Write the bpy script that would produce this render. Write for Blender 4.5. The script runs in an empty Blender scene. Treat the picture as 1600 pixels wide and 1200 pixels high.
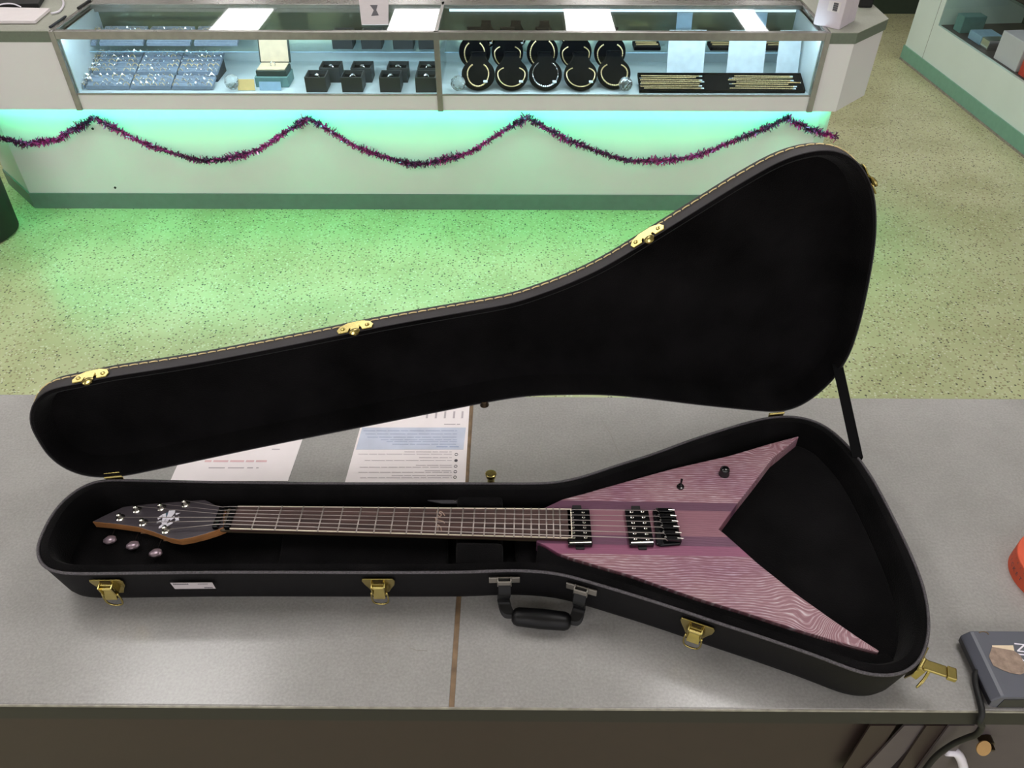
import bpy, bmesh, math, random
from mathutils import Vector, Matrix
random.seed(7)
S = bpy.context.scene
COL = S.collection
PI = math.pi

# ------------------------------------------------------------------ camera
FPX = 1239.0
CAMZ = 2.0
yaw, pitch = math.radians(-0.3765), math.radians(41.28)
fwd = Vector((math.sin(yaw)*math.cos(pitch), math.cos(yaw)*math.cos(pitch), -math.sin(pitch)))
rgt = Vector((math.cos(yaw), -math.sin(yaw), 0))
dwn = fwd.cross(rgt)
cd = bpy.data.cameras.new('camera')
cam = bpy.data.objects.new('camera', cd)
COL.objects.link(cam)
cd.sensor_fit = 'HORIZONTAL'
cd.sensor_width = 36
cd.lens = FPX/1600*36
cd.clip_start = 0.02
cam.matrix_world = Matrix(((rgt.x, -dwn.x, -fwd.x, 0), (rgt.y, -dwn.y, -fwd.y, 0), (rgt.z, -dwn.z, -fwd.z, CAMZ), (0, 0, 0, 1)))
S.camera = cam
C0 = Vector((0, 0, CAMZ))

# ------------------------------------------------------------------ world, exposure
S.view_settings.view_transform = 'Standard'
S.view_settings.look = 'None'
S.view_settings.gamma = 1
S.view_settings.use_curve_mapping = False
S.view_settings.exposure = 0.0
w = bpy.data.worlds.new('world')
S.world = w
w.use_nodes = True
w.node_tree.nodes['Background'].inputs[0].default_value = (1.0, 0.968, 0.985, 1)
w.node_tree.nodes['Background'].inputs[1].default_value = 1.1
TROFFER = 8.6      # emission of the ceiling diffusers
LED_GREEN = 28.0
LED_CASE = 24.0

# ------------------------------------------------------------------ helpers
def ray(u, v):
    return (rgt*((u-800)/FPX) + dwn*((v-600)/FPX) + fwd)
def G(u, v, z):
    r = ray(u, v); return C0 + r*((z-CAMZ)/r.z)
def GY(u, v, y):
    r = ray(u, v); return C0 + r*(y/r.y)
def GX(u, v, x):
    r = ray(u, v); return C0 + r*(x/r.x)
def GP(u, v, p, n):
    r = ray(u, v); return C0 + r*((p-C0).dot(n)/r.dot(n))

class MB:
    def __init__(s): s.v = []; s.f = []; s.m = []
    def add(s, vs, fs, mi=0):
        b = len(s.v); s.v += [Vector(p) for p in vs]
        for f in fs: s.f.append([b+i for i in f]); s.m.append(mi)
        return s
    def box(s, a, b, mi=0):
        x0, y0, z0 = a; x1, y1, z1 = b
        return s.add([(x0,y0,z0),(x1,y0,z0),(x1,y1,z0),(x0,y1,z0),(x0,y0,z1),(x1,y0,z1),(x1,y1,z1),(x0,y1,z1)],
              [(0,3,2,1),(4,5,6,7),(0,1,5,4),(1,2,6,5),(2,3,7,6),(3,0,4,7)], mi)
    def obox(s, c, ax, ay, az, mi=0):          # centre and three half-extent vectors
        c, ax, ay, az = Vector(c), Vector(ax), Vector(ay), Vector(az)
        if ax.cross(ay).dot(az) < 0: ax = -ax
        P = [c+ax*i+ay*j+az*k for k in (-1,1) for i, j in ((-1,-1),(1,-1),(1,1),(-1,1))]
        return s.add(P, [(0,3,2,1),(4,5,6,7),(0,1,5,4),(1,2,6,5),(2,3,7,6),(3,0,4,7)], mi)
    def prism(s, poly, d, mi=0, flip=False):    # poly: 3D points, extruded along d
        poly = [Vector(p) for p in poly]; n = len(poly); d = Vector(d)
        nrm = Vector((0,0,0))
        for i in range(n): nrm += poly[i].cross(poly[(i+1) % n])
        if nrm.dot(d) > 0: poly = poly[::-1]
        s.add(poly+[p+d for p in poly], [tuple(range(n)), tuple(range(2*n-1, n-1, -1))]+[((i+1)%n, i, n+i, n+(i+1)%n) for i in range(n)], mi)
        return s
    def cyl(s, p0, p1, r0, r1=None, n=16, mi=0, cap=True):
        p0, p1 = Vector(p0), Vector(p1); r1 = r0 if r1 is None else r1
        d = (p1-p0).normalized(); a = d.orthogonal().normalized(); b = d.cross(a)
        vs = [p+(a*math.cos(t)+b*math.sin(t))*r for p, r in ((p0, r0), (p1, r1)) for t in [2*PI*i/n for i in range(n)]]
        fs = [(i, (i+1)%n, n+(i+1)%n, n+i) for i in range(n)]
        if cap: fs += [tuple(range(n-1, -1, -1)), tuple(range(n, 2*n))]
        return s.add(vs, fs, mi)
    def tube(s, pts, r, n=8, closed=False, mi=0, flat=None, cap=True):
        pts = [Vector(p) for p in pts]; m = len(pts); rings = []; a = None
        for i in range(m):
            t = (pts[(i+1)%m]-pts[i-1]) if closed else (pts[min(i+1, m-1)]-pts[max(i-1, 0)])
            t.normalize()
            if a is None: a = t.orthogonal().normalized()
            a = (a-t*a.dot(t)).normalized(); b = t.cross(a)
            rr = r[i] if isinstance(r, (list, tuple)) else r
            rings.append([pts[i]+(a*math.cos(2*PI*k/n)+b*math.sin(2*PI*k/n))*rr for k in range(n)])
        vs = [p for R in rings for p in R]; fs = []
        for i in range(m if closed else m-1):
            j = (i+1) % m
            for k in range(n): fs.append((i*n+k, i*n+(k+1)%n, j*n+(k+1)%n, j*n+k))
        if not closed and cap: fs += [tuple(range(n-1, -1, -1)), tuple(range((m-1)*n, m*n))]
        return s.add(vs, fs, mi)
    def ribbon(s, pts, side, thick, mi=0):      # flat strap: path, half-width vector, half-thickness vector
        side, thick = Vector(side), Vector(thick); vs = []; fs = []; m = len(pts)
        for p in pts:
            p = Vector(p); vs += [p-side-thick, p+side-thick, p+side+thick, p-side+thick]
        for i in range(m-1):
            for k in range(4): fs.append((i*4+k, i*4+(k+1)%4, i*4+4+(k+1)%4, i*4+4+k))
        fs += [(3,2,1,0), tuple(range(m*4-4, m*4))]
        return s.add(vs, fs, mi)
    def lathe(s, prof, c, axis=(0,0,1), n=24, mi=0, close=True):
        c = Vector(c); d = Vector(axis).normalized(); a = d.orthogonal().normalized(); b = d.cross(a)
        vs = [c+d*h+(a*math.cos(2*PI*k/n)+b*math.sin(2*PI*k/n))*r for r, h in prof for k in range(n)]
        fs = [(i*n+k, i*n+(k+1)%n, (i+1)*n+(k+1)%n, (i+1)*n+k) for i in range(len(prof)-1) for k in range(n)]
        if close: fs += [tuple(range(n-1, -1, -1)), tuple(range((len(prof)-1)*n, len(prof)*n))]
        return s.add(vs, fs, mi)
    def loft(s, rings, cap0=True, cap1=True, mi=0):
        n = len(rings[0]); vs = [p for R in rings for p in R]
        fs = [(i*n+k, i*n+(k+1)%n, (i+1)*n+(k+1)%n, (i+1)*n+k) for i in range(len(rings)-1) for k in range(n)]
        if cap0: fs.append(tuple(range(n-1, -1, -1)))
        if cap1: fs.append(tuple(range((len(rings)-1)*n, len(rings)*n)))
        return s.add(vs, fs, mi)
    def build(s, name, mats, parent=None, smooth=False, bevel=0, origin=None, segs=2, fixn=False):
        if not isinstance(mats, (list, tuple)): mats = [mats]
        o3 = Vector(origin) if origin is not None else Vector((0,0,0))
        me = bpy.data.meshes.new(name)
        me.from_pydata([p-o3 for p in s.v], [], s.f)
        for m in mats: me.materials.append(m)
        for p, mi in zip(me.polygons, s.m): p.material_index = mi
        if fixn:
            bm = bmesh.new(); bm.from_mesh(me); bmesh.ops.recalc_face_normals(bm, faces=bm.faces); bm.to_mesh(me); bm.free()
        if smooth:
            for p in me.polygons: p.use_smooth = True
            if smooth != 'all':
                me.set_sharp_from_angle(angle=math.radians(40))
        me.update()
        o = bpy.data.objects.new(name, me); COL.objects.link(o); o.location = o3
        if parent is not None: adopt(o, parent)
        if bevel:
            b = o.modifiers.new('bevel', 'BEVEL'); b.width = bevel; b.segments = segs; b.limit_method = 'ANGLE'; b.angle_limit = math.radians(40)
            b.harden_normals = False
        return o
def adopt(o, parent):                             # keeps the child where it stands; parents here are never rotated when built
    loc = parent.location.copy(); p = parent.parent
    while p is not None: loc += p.location; p = p.parent
    o.parent = parent; o.location = o.location-loc
def tag(o, label=None, cat=None, group=None, kind=None):
    if label: o['label'] = label
    if cat: o['category'] = cat
    if group: o['group'] = group
    if kind: o['kind'] = kind
    return o
def empty(name, loc, label=None, cat=None, group=None):
    o = bpy.data.objects.new(name, None); COL.objects.link(o); o.location = loc; o.empty_display_size = .05
    return tag(o, label, cat, group)
def copy_tree(o, parent=None):
    c = o.copy(); COL.objects.link(c)
    if parent is not None: c.parent = parent
    for ch in [x for x in COL.objects if x.parent == o]: copy_tree(ch, c)
    return c
def smoothloop(pts, per=4, closed=True):          # Catmull-Rom
    n = len(pts); out = []
    for i in range(n if closed else n-1):
        p0 = pts[(i-1) % n] if closed or i else pts[i]; p1 = pts[i]; p2 = pts[(i+1) % n]
        p3 = pts[(i+2) % n] if closed or i < n-2 else p2
        # centripetal-ish: clamp tangents by segment length
        L = (p2-p1).length
        t1 = (p2-p0).normalized()*min((p2-p1).length, (p1-p0).length*1.5 if (p1-p0).length else L)
        t2 = (p3-p1).normalized()*min((p2-p1).length, (p3-p2).length*1.5 if (p3-p2).length else L)
        for k in range(per):
            t = k/per; h = (2*t**3-3*t*t+1, t**3-2*t*t+t, -2*t**3+3*t*t, t**3-t*t)
            out.append(p1*h[0]+t1*h[1]+p2*h[2]+t2*h[3])
    if not closed: out.append(pts[-1].copy())
    return out
def resample(pts, n):
    P = pts+[pts[0]]; L = [0]
    for a, b in zip(P, P[1:]): L.append(L[-1]+(b-a).length)
    out = []; j = 0
    for i in range(n):
        t = L[-1]*i/n
        while L[j+1] < t: j += 1
        out.append(P[j].lerp(P[j+1], (t-L[j])/max(L[j+1]-L[j], 1e-9)))
    return out
def relax(pts, k=2):
    for _ in range(k):
        n = len(pts); pts = [(pts[i-1]+pts[i]*2+pts[(i+1)%n])/4 for i in range(n)]
    return pts
def inset2(pts, d):                               # pts: list of 2D Vectors, counter-clockwise
    n = len(pts); out = []
    for i in range(n):
        t = (pts[(i+1)%n]-pts[i-1]).normalized(); out.append(pts[i]+Vector((-t.y, t.x))*d)
    return out
def area2(pts): return sum(pts[i].x*pts[(i+1)%len(pts)].y-pts[(i+1)%len(pts)].x*pts[i].y for i in range(len(pts)))/2

def text_mb(txt, size, o, ex, ey, thick=0.0003, mi=0, mb=None, align='CENTER'):
    c = bpy.data.curves.new('t', 'FONT'); c.body = txt; c.size = size; c.align_x = align; c.align_y = 'CENTER'
    c.resolution_u = 2
    ob = bpy.data.objects.new('t', c); COL.objects.link(ob)
    me = bpy.data.meshes.new_from_object(ob.evaluated_get(bpy.context.evaluated_depsgraph_get()))
    o, ex, ey = Vector(o), Vector(ex).normalized(), Vector(ey).normalized()
    nz = ex.cross(ey)*thick
    mb = mb or MB()
    mb.add([o+ex*v.co.x+ey*v.co.y+nz for v in me.vertices], [tuple(p.vertices) for p in me.polygons], mi)
    bpy.data.objects.remove(ob); bpy.data.curves.remove(c); bpy.data.meshes.remove(me)
    return mb

# ------------------------------------------------------------------ materials
def nt(name):
    m = bpy.data.materials.new(name); m.use_nodes = True
    t = m.node_tree; return m, t, t.nodes['Principled BSDF']
def lin(c): return tuple((x/12.92 if x <= .04045 else ((x+.055)/1.055)**2.4) for x in [k/255 for k in c])+(1,)
def N(t, typ, **kw):
    n = t.nodes.new(typ)
    for k, v in kw.items(): setattr(n, k, v)
    return n
def mat(name, rgb, rough=.5, metal=0, var=.08, scale=30, bump=0, bscale=200, spec=.5, emit=0, coat=0, stretch=None, sheen=0):
    m, t, b = nt(name)
    c = lin(rgb)
    tc = N(t, 'ShaderNodeTexCoord'); src = tc.outputs['Object']
    if stretch:
        mp = N(t, 'ShaderNodeMapping'); mp.inputs['Scale'].default_value = stretch; t.links.new(src, mp.inputs[0]); src = mp.outputs[0]
    n = N(t, 'ShaderNodeTexNoise'); n.inputs['Scale'].default_value = scale; n.inputs['Detail'].default_value = 4
    t.links.new(src, n.inputs['Vector'])
    r = N(t, 'ShaderNodeValToRGB')
    r.color_ramp.elements[0].position = .3; r.color_ramp.elements[1].position = .7
    r.color_ramp.elements[0].color = tuple(max(0, x*(1-var)) for x in c[:3])+(1,)
    r.color_ramp.elements[1].color = tuple(min(1, x*(1+var)) for x in c[:3])+(1,)
    t.links.new(n.outputs['Fac'], r.inputs[0]); t.links.new(r.outputs[0], b.inputs['Base Color'])
    b.inputs['Roughness'].default_value = rough; b.inputs['Metallic'].default_value = metal
    b.inputs['Specular IOR Level'].default_value = spec
    b.inputs['Coat Weight'].default_value = coat
    if sheen: b.inputs['Sheen Weight'].default_value = sheen; b.inputs['Sheen Roughness'].default_value = .4
    if emit: b.inputs['Emission Color'].default_value = c; b.inputs['Emission Strength'].default_value = emit
    if bump:
        n2 = N(t, 'ShaderNodeTexNoise'); n2.inputs['Scale'].default_value = bscale; n2.inputs['Detail'].default_value = 3
        t.links.new(src, n2.inputs['Vector'])
        bp = N(t, 'ShaderNodeBump'); bp.inputs['Strength'].default_value = bump; bp.inputs['Distance'].default_value = .002
        t.links.new(n2.outputs['Fac'], bp.inputs['Height']); t.links.new(bp.outputs[0], b.inputs['Normal'])
    return m
def glass_pane(name, tint=(.93, .98, .97), base=.06):
    m = bpy.data.materials.new(name); m.use_nodes = True; t = m.node_tree; t.nodes.clear()
    out = N(t, 'ShaderNodeOutputMaterial'); tr = N(t, 'ShaderNodeBsdfTransparent'); gl = N(t, 'ShaderNodeBsdfGlossy')
    tr.inputs[0].default_value = tint+(1,); gl.inputs['Roughness'].default_value = .02
    fr = N(t, 'ShaderNodeLayerWeight'); fr.inputs[0].default_value = .5
    pw = N(t, 'ShaderNodeMath', operation='POWER'); t.links.new(fr.outputs['Facing'], pw.inputs[0]); pw.inputs[1].default_value = 5
    ma = N(t, 'ShaderNodeMath', operation='MULTIPLY_ADD'); t.links.new(pw.outputs[0], ma.inputs[0]); ma.inputs[1].default_value = .8; ma.inputs[2].default_value = .02
    mx = N(t, 'ShaderNodeMixShader'); t.links.new(ma.outputs[0], mx.inputs[0]); t.links.new(tr.outputs[0], mx.inputs[1]); t.links.new(gl.outputs[0], mx.inputs[2])
    t.links.new(mx.outputs[0], out.inputs[0]); return m

M = {}
def terrazzo():
    m, t, b = nt('terrazzo floor')
    tc = N(t, 'ShaderNodeTexCoord')
    vo = N(t, 'ShaderNodeTexVoronoi'); vo.inputs['Scale'].default_value = 95; vo.inputs['Randomness'].default_value = 1
    t.links.new(tc.outputs['Object'], vo.inputs['Vector'])
    sp = N(t, 'ShaderNodeSeparateColor'); t.links.new(vo.outputs['Color'], sp.inputs[0])
    def lt(src, val, op='LESS_THAN'):
        n = N(t, 'ShaderNodeMath', operation=op); t.links.new(src, n.inputs[0])
        if isinstance(val, float): n.inputs[1].default_value = val
        else: t.links.new(val, n.inputs[1])
        return n.outputs[0]
    near = lt(vo.outputs['Distance'], .42)
    dark = lt(lt(sp.outputs[0], .085), near, 'MULTIPLY')
    light = lt(lt(sp.outputs[1], .30), near, 'MULTIPLY')
    tan = lt(lt(sp.outputs[2], .22), near, 'MULTIPLY')
    no = N(t, 'ShaderNodeTexNoise'); no.inputs['Scale'].default_value = 3; t.links.new(tc.outputs['Object'], no.inputs['Vector'])
    r = N(t, 'ShaderNodeValToRGB'); r.color_ramp.elements[0].position = .35; r.color_ramp.elements[1].position = .65
    r.color_ramp.elements[0].color = lin((182, 182, 138)); r.color_ramp.elements[1].color = lin((200, 200, 158))
    t.links.new(no.outputs['Fac'], r.inputs[0])
    col = r.outputs[0]
    for fac, c in ((light, (214, 212, 190)), (tan, (158, 148, 112)), (dark, (84, 78, 62))):
        mx = N(t, 'ShaderNodeMix', data_type='RGBA'); t.links.new(fac, mx.inputs[0]); t.links.new(col, mx.inputs[6]); mx.inputs[7].default_value = lin(c); col = mx.outputs[2]
    t.links.new(col, b.inputs['Base Color']); b.inputs['Roughness'].default_value = .32
    return m
def laminate(name, c0, c1, rough):
    m, t, b = nt(name)
    tc = N(t, 'ShaderNodeTexCoord')
    n1 = N(t, 'ShaderNodeTexNoise'); n1.inputs['Scale'].default_value = 9; n1.inputs['Detail'].default_value = 8; n1.inputs['Roughness'].default_value = .7
    n2 = N(t, 'ShaderNodeTexNoise'); n2.inputs['Scale'].default_value = 260; n2.inputs['Detail'].default_value = 2
    ad = N(t, 'ShaderNodeMath', operation='ADD')
    for n in (n1, n2): t.links.new(tc.outputs['Object'], n.inputs['Vector'])
    mu = N(t, 'ShaderNodeMath', operation='MULTIPLY'); mu.inputs[1].default_value = .5
    t.links.new(n1.outputs['Fac'], ad.inputs[0]); t.links.new(n2.outputs['Fac'], ad.inputs[1]); t.links.new(ad.outputs[0], mu.inputs[0])
    r = N(t, 'ShaderNodeValToRGB'); r.color_ramp.elements[0].position = .38; r.color_ramp.elements[1].position = .62
    r.color_ramp.elements[0].color = lin(c0); r.color_ramp.elements[1].color = lin(c1)
    t.links.new(mu.outputs[0], r.inputs[0]); t.links.new(r.outputs[0], b.inputs['Base Color']); b.inputs['Roughness'].default_value = rough
    mr = N(t, 'ShaderNodeMapRange'); mr.inputs['To Min'].default_value = rough-.05; mr.inputs['To Max'].default_value = rough+.07
    t.links.new(n1.outputs['Fac'], mr.inputs[0]); t.links.new(mr.outputs[0], b.inputs['Roughness'])
    return m
M['floor'] = terrazzo()
M['counter'] = laminate('speckled grey laminate', (146, 144, 142), (162, 160, 158), .20)
M['counter_edge'] = mat('dark edge band', (24, 23, 24), .5)
M['edge_lip'] = mat('worn pale laminate edge', (150, 146, 136), .4, var=.3, scale=60)
M['seam'] = mat('brown seam filler', (120, 98, 74), .6, var=.3, scale=50)
M['cabinet_brown'] = mat('brown laminate cabinet', (47, 34, 32), .5, var=.05)
M['cabinet_grey'] = mat('grey laminate cabinet', (80, 72, 74), .5, var=.05)
M['panel_white'] = mat('off white laminate panel', (234, 229, 234), .4, var=.02, scale=4)
M['panel_green'] = mat('pale mint laminate panel', (226, 244, 238), .4, var=.02, scale=4)
M['far_top'] = laminate('warm grey laminate', (160, 162, 150), (176, 178, 166), .4)
M['far_band'] = mat('grey green laminate band', (112, 120, 108), .45, var=.06, scale=90)
M['baseboard'] = mat('green vinyl baseboard', (108, 130, 124), .45, var=.05)
M['baseboard_side'] = mat('mint green vinyl baseboard', (124, 176, 154), .45, var=.05)
M['case_frame'] = mat('satin bronze metal frame', (160, 158, 154), .25, metal=.55, var=.1)
M['back_mirror'] = mat('smoky mirrored back panel', (126, 140, 120), .12, metal=.7, var=.1, scale=5)
M['chrome'] = mat('chrome', (200, 200, 200), .15, metal=1, var=.03)
M['glass'] = glass_pane('clear glass')
M['case_floor'] = mat('pale blue white case liner', (208, 222, 230), .4, var=.03)
M['ceiling'] = mat('grey ceiling tile', (182, 175, 175), .8, var=.1, scale=8)
M['wall'] = mat('neutral painted wall', (196, 188, 188), .7)
M['wall_dark'] = mat('dark green laminate', (48, 62, 50), .5)
M['tolex'] = mat('black pebbled vinyl', (13, 12, 14), .6, var=.2, scale=300, bump=.5, bscale=900, spec=.18)
M['tolex_strip'] = mat('dark grey vinyl valance', (44, 41, 46), .5, var=.12, scale=300, bump=.3, bscale=900)
M['plush'] = mat('black plush', (11, 10, 11), .95, var=.75, scale=11, bump=.6, bscale=500, spec=.08, sheen=.05)
M['felt_tab'] = mat('grey felt tab', (56, 54, 58), .9, var=.15, scale=200)
M['piping'] = mat('speckled grey piping', (70, 66, 70), .6, var=.6, scale=500)
M['thread'] = mat('cream thread', (226, 204, 150), .6)
M['brass'] = mat('polished brass', (188, 172, 108), .24, metal=1, var=.1, scale=80)
M['tag'] = mat('dull brass tag', (178, 140, 84), .5, metal=.2)
M['brass_dark'] = mat('tarnished dark metal', (70, 58, 44), .35, metal=.9)
M['black_metal'] = mat('black chrome', (40, 40, 42), .25, metal=.8)
M['black_gloss'] = mat('gloss black plastic', (12, 12, 13), .18, coat=.3)
M['black_matte'] = mat('matte black plastic', (12, 12, 13), .6)
M['steel'] = mat('polished steel', (215, 212, 205), .2, metal=1)
M['rosewood'] = mat('rosewood', (66, 45, 41), .55, var=.6, scale=9, stretch=(1, 22, 22))
M['fret'] = mat('fret wire', (180, 170, 165), .4, metal=.7)
M['binding'] = mat('cream binding', (226, 214, 192), .4, var=.03)
M['neck_shaded'] = mat('shaded neck wood', (96, 84, 66), .4, var=.2)  # neck wood toned down, the shade on its side put into the colour
M['neck_wood'] = mat('tan maple', (176, 122, 76), .4, var=.2, scale=30, stretch=(1, 8, 8))
M['head_black'] = mat('satin dark stained headstock', (62, 56, 62), .38, var=.15, scale=40, stretch=(.5, 10, 10))
M['inlay'] = mat('pearl inlay', (176, 150, 132), .3, var=.2, scale=200)
M['logo_white'] = mat('white decal', (232, 228, 238), .4, var=.02)
M['logo_blue'] = mat('teal decal', (66, 104, 122), .4)
M['strap'] = mat('black woven strap', (9, 9, 10), .9, spec=.1)
M['handle_black'] = mat('black handle leather', (9, 9, 10), .4, spec=.25)
M['bracket'] = mat('dull steel bracket', (150, 145, 138), .3, metal=.8)
M['tuner_button'] = mat('mauve grey tuner button', (150, 132, 142), .3, metal=.5)
M['paper'] = mat('white paper', (236, 228, 230), .8, var=.02)
M['ink'] = mat('grey print', (186, 176, 182), .8)
M['ink_dark'] = mat('dark print', (80, 78, 84), .8)
M['ink_red'] = mat('faded red print', (220, 184, 188), .8)
M['ink_blue'] = mat('pale blue print', (194, 200, 218), .8)
M['ink_blue_text'] = mat('blue grey print', (160, 172, 200), .8)
M['sticker'] = mat('grey white sticker', (186, 178, 180), .5, var=.03)
M['orange'] = mat('orange ticket paper', (204, 84, 54), .7, var=.08)
M['red_inner'] = mat('pink red ticket core', (220, 60, 66), .7)
M['device'] = mat('slate grey plastic', (84, 86, 96), .42, var=.03)
M['device_edge'] = mat('dark slate plastic', (30, 30, 35), .4)
M['torn'] = mat('torn tan adhesive paper', (150, 130, 116), .9, var=.25, scale=120, bump=.6, bscale=200)
M['white_box'] = mat('white cardboard', (226, 216, 226), .6, var=.02)
M['trash'] = mat('dark green black plastic', (26, 30, 24), .6)
M['tray'] = mat('blue grey ring tray foam', (128, 144, 166), .8, var=.1, scale=80)
M['tray_dark'] = mat('dark tray edge', (46, 52, 60), .7)
M['gold'] = mat('gold', (236, 212, 162), .3, metal=.6, var=.05)
M['silver'] = mat('silver', (226, 226, 232), .15, metal=1, var=.05)
M['gem'] = mat('bright clear stone', (236, 240, 248), .05, metal=.7)
M['velvet'] = mat('black velvet', (5, 6, 10), .9, var=.3, spec=.1, sheen=.04)
M['box_grey'] = mat('charcoal leatherette', (50, 54, 56), .55)
M['cream'] = mat('cream satin', (226, 206, 178), .6)
M['teal'] = mat('pale teal card', (104, 146, 146), .6)
M['teal_dark'] = mat('dark teal leatherette', (38, 58, 56), .5)
M['yellow'] = mat('yellow price card', (236, 206, 140), .7)
M['card_blue'] = mat('pale blue card', (150, 186, 214), .6)
M['card_white'] = mat('white display card', (206, 220, 232), .6)
M['red'] = mat('red box card', (214, 52, 44), .5)
M['tinsel_magenta'] = mat('magenta foil', (206, 52, 150), .35, metal=.35, var=.35, scale=60)
M['tinsel_plum'] = mat('plum foil', (96, 36, 84), .35, metal=.35, var=.4, scale=60)
M['tinsel_pink'] = mat('pale pink foil', (232, 150, 210), .2, metal=.9)
def crystal():
    m, t, b = nt('cut crystal'); b.inputs['Transmission Weight'].default_value = .88; b.inputs['IOR'].default_value = 1.6; b.inputs['Roughness'].default_value = .02
    n = N(t, 'ShaderNodeTexNoise'); n.inputs['Scale'].default_value = 40; r = N(t, 'ShaderNodeValToRGB')
    r.color_ramp.elements[0].color = (.8, .9, .95, 1); r.color_ramp.elements[1].color = (1, 1, 1, 1); t.links.new(n.outputs[0], r.inputs[0]); t.links.new(r.outputs[0], b.inputs['Base Color'])
    return m
M['crystal'] = crystal()
def emis(name, rgb, s):
    m, t, b = nt(name); b.inputs['Base Color'].default_value = (.8, .8, .8, 1)
    n = N(t, 'ShaderNodeRGB'); n.outputs[0].default_value = rgb+(1,)
    t.links.new(n.outputs[0], b.inputs['Emission Color']); b.inputs['Emission Strength'].default_value = s; return m
M['diffuser'] = emis('lit ceiling diffuser', (1, .97, .965), TROFFER)
M['led_green'] = emis('green LED strip', (.05, 1, .42), LED_GREEN)
M['led_soft'] = emis('soft rear case light', (.62, .78, 1), 1.6)
M['led_white'] = emis('cool white LED strip', (.72, .88, 1), LED_CASE)

# ------------------------------------------------------------------ the setting
YB, YF, YK, ZT = 3.63, 3.48, 3.90, .913      # far counter: base front, case front, case back, glass top
MB().box((-7, -3, -.1), (7, 14, 0)).build('floor', M['floor']); tag(bpy.data.objects['floor'], kind='structure')
o = MB().box((-7, -3, 3.0), (7, 14, 3.1)).build('ceiling', M['ceiling']); tag(o, kind='structure')
o = MB().box((-7, 14, 0), (7, 14.1, 3)).build('wall_back', M['wall']); tag(o, kind='structure')
o = MB().box((-7.1, -3, 0), (-7, 14, 3)).build('wall_left', M['wall']); tag(o, kind='structure')
o = MB().box((7, -3, 0), (7.1, 14, 3)).build('wall_right', M['wall']); tag(o, kind='structure')

def troffer():
    r = empty('ceiling_light', (0, 0, 0))
    f = MB()
    for a, b in (((-.33, -.63), (.33, -.60)), ((-.33, .60), (.33, .63)), ((-.33, -.60), (-.30, .60)), ((.30, -.60), (.33, .60))):
        f.box((a[0], a[1], -.03), (b[0], b[1], 0))
    f.build('light_frame', M['panel_white'], r)
    MB().box((-.30, -.60, -.02), (.30, .60, -.004)).build('diffuser', M['diffuser'], r)
    return r
t0 = troffer(); first = True
for ci, x in enumerate((-3.48, -1.3, .9, 2.93)):
    for ri, y in enumerate((-1.87, 1.2, 4.27, 7.33, 10.4)):
        o = t0 if first else copy_tree(t0); first = False
        o.location = (x, y, 3.0)
        if ci == 3: o.scale = (.45, 1, 1)
        tag(o, 'white framed ceiling troffer light, %s from the left, %s' % (('first column', 'second column', 'third column', 'fourth column')[ci],
            ('behind the camera', 'above the near counter', 'above the jewelry case', 'beyond the jewelry case', 'mirrored in the case top glass')[ri]), 'ceiling light', 'ceiling lights')

# ------------------------------------------------------------------ far jewelry counter
def poly3(pts, z): return [Vector((x, y, z)) for x, y in pts]
jc = empty('jewelry_counter', (-.5, 3.8, 0), 'long white jewelry counter with glass showcase top and green glowing base', 'display counter')
base = [(-2.46, YB), (1.42, YB), (1.50, YB+.08), (1.50, 3.95), (-2.72, 3.95), (-2.72, YB+.26)]
MB().prism(poly3(base, 0), (0, 0, .575)).build('base_cabinet', M['panel_white'], jc)
bb = [(-2.463, YB-.006), (1.423, YB-.006), (1.506, YB+.077), (1.506, 3.95), (-2.726, 3.95), (-2.726, YB+.257)]
MB().prism(poly3(bb, 0), (0, 0, .084)).build('toe_board', M['baseboard'], jc)
# upper cabinet: floor box with white apron, end cabinets
XL, XD, XR = -1.962, -.342, 1.304
apron = [(-2.75, YF), (XR+.12, YF), (1.615, YF+.19), (1.615, 3.95), (-2.75, 3.95)]
MB().prism(poly3(apron, .575), (0, 0, .012)).build('bottom_panel', M['panel_white'], jc)
MB().box((XL, YF, .587), (XR, YK+.05, .647)).build('apron', M['panel_white'], jc)
MB().box((-2.75, YF, .587), (XL-.012, 3.95, .885)).build('end_cabinet', M['panel_white'], jc)
MB().prism(poly3([(XR+.012, YF), (1.425, YF), (1.615, YF+.19), (1.615, 3.95), (XR+.012, 3.95)], .587), (0, 0, .298)).build('end_cabinet', M['panel_white'], jc)
MB().prism(poly3([(XR+.012, YF-.002), (1.428, YF-.002), (1.622, YF+.188), (1.622, 3.97), (XR+.012, 3.97)], .868), (0, 0, ZT-.868-.002)).build('countertop_edge', M['far_band'], jc)
MB().box((-2.78, YF-.002, .868), (XL-.012, 3.97, ZT-.002)).build('countertop_edge', M['far_band'], jc)
MB().prism(poly3([(XR+.012, YF-.001), (1.43, YF-.001), (1.623, YF+.188), (1.623, 3.97), (XR+.012, 3.97)], ZT-.002), (0, 0, .003)).build('countertop', M['far_top'], jc)
MB().box((-2.78, YF-.001, ZT-.002), (XL-.012, 3.97, ZT+.001)).build('countertop', M['far_top'], jc)
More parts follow.
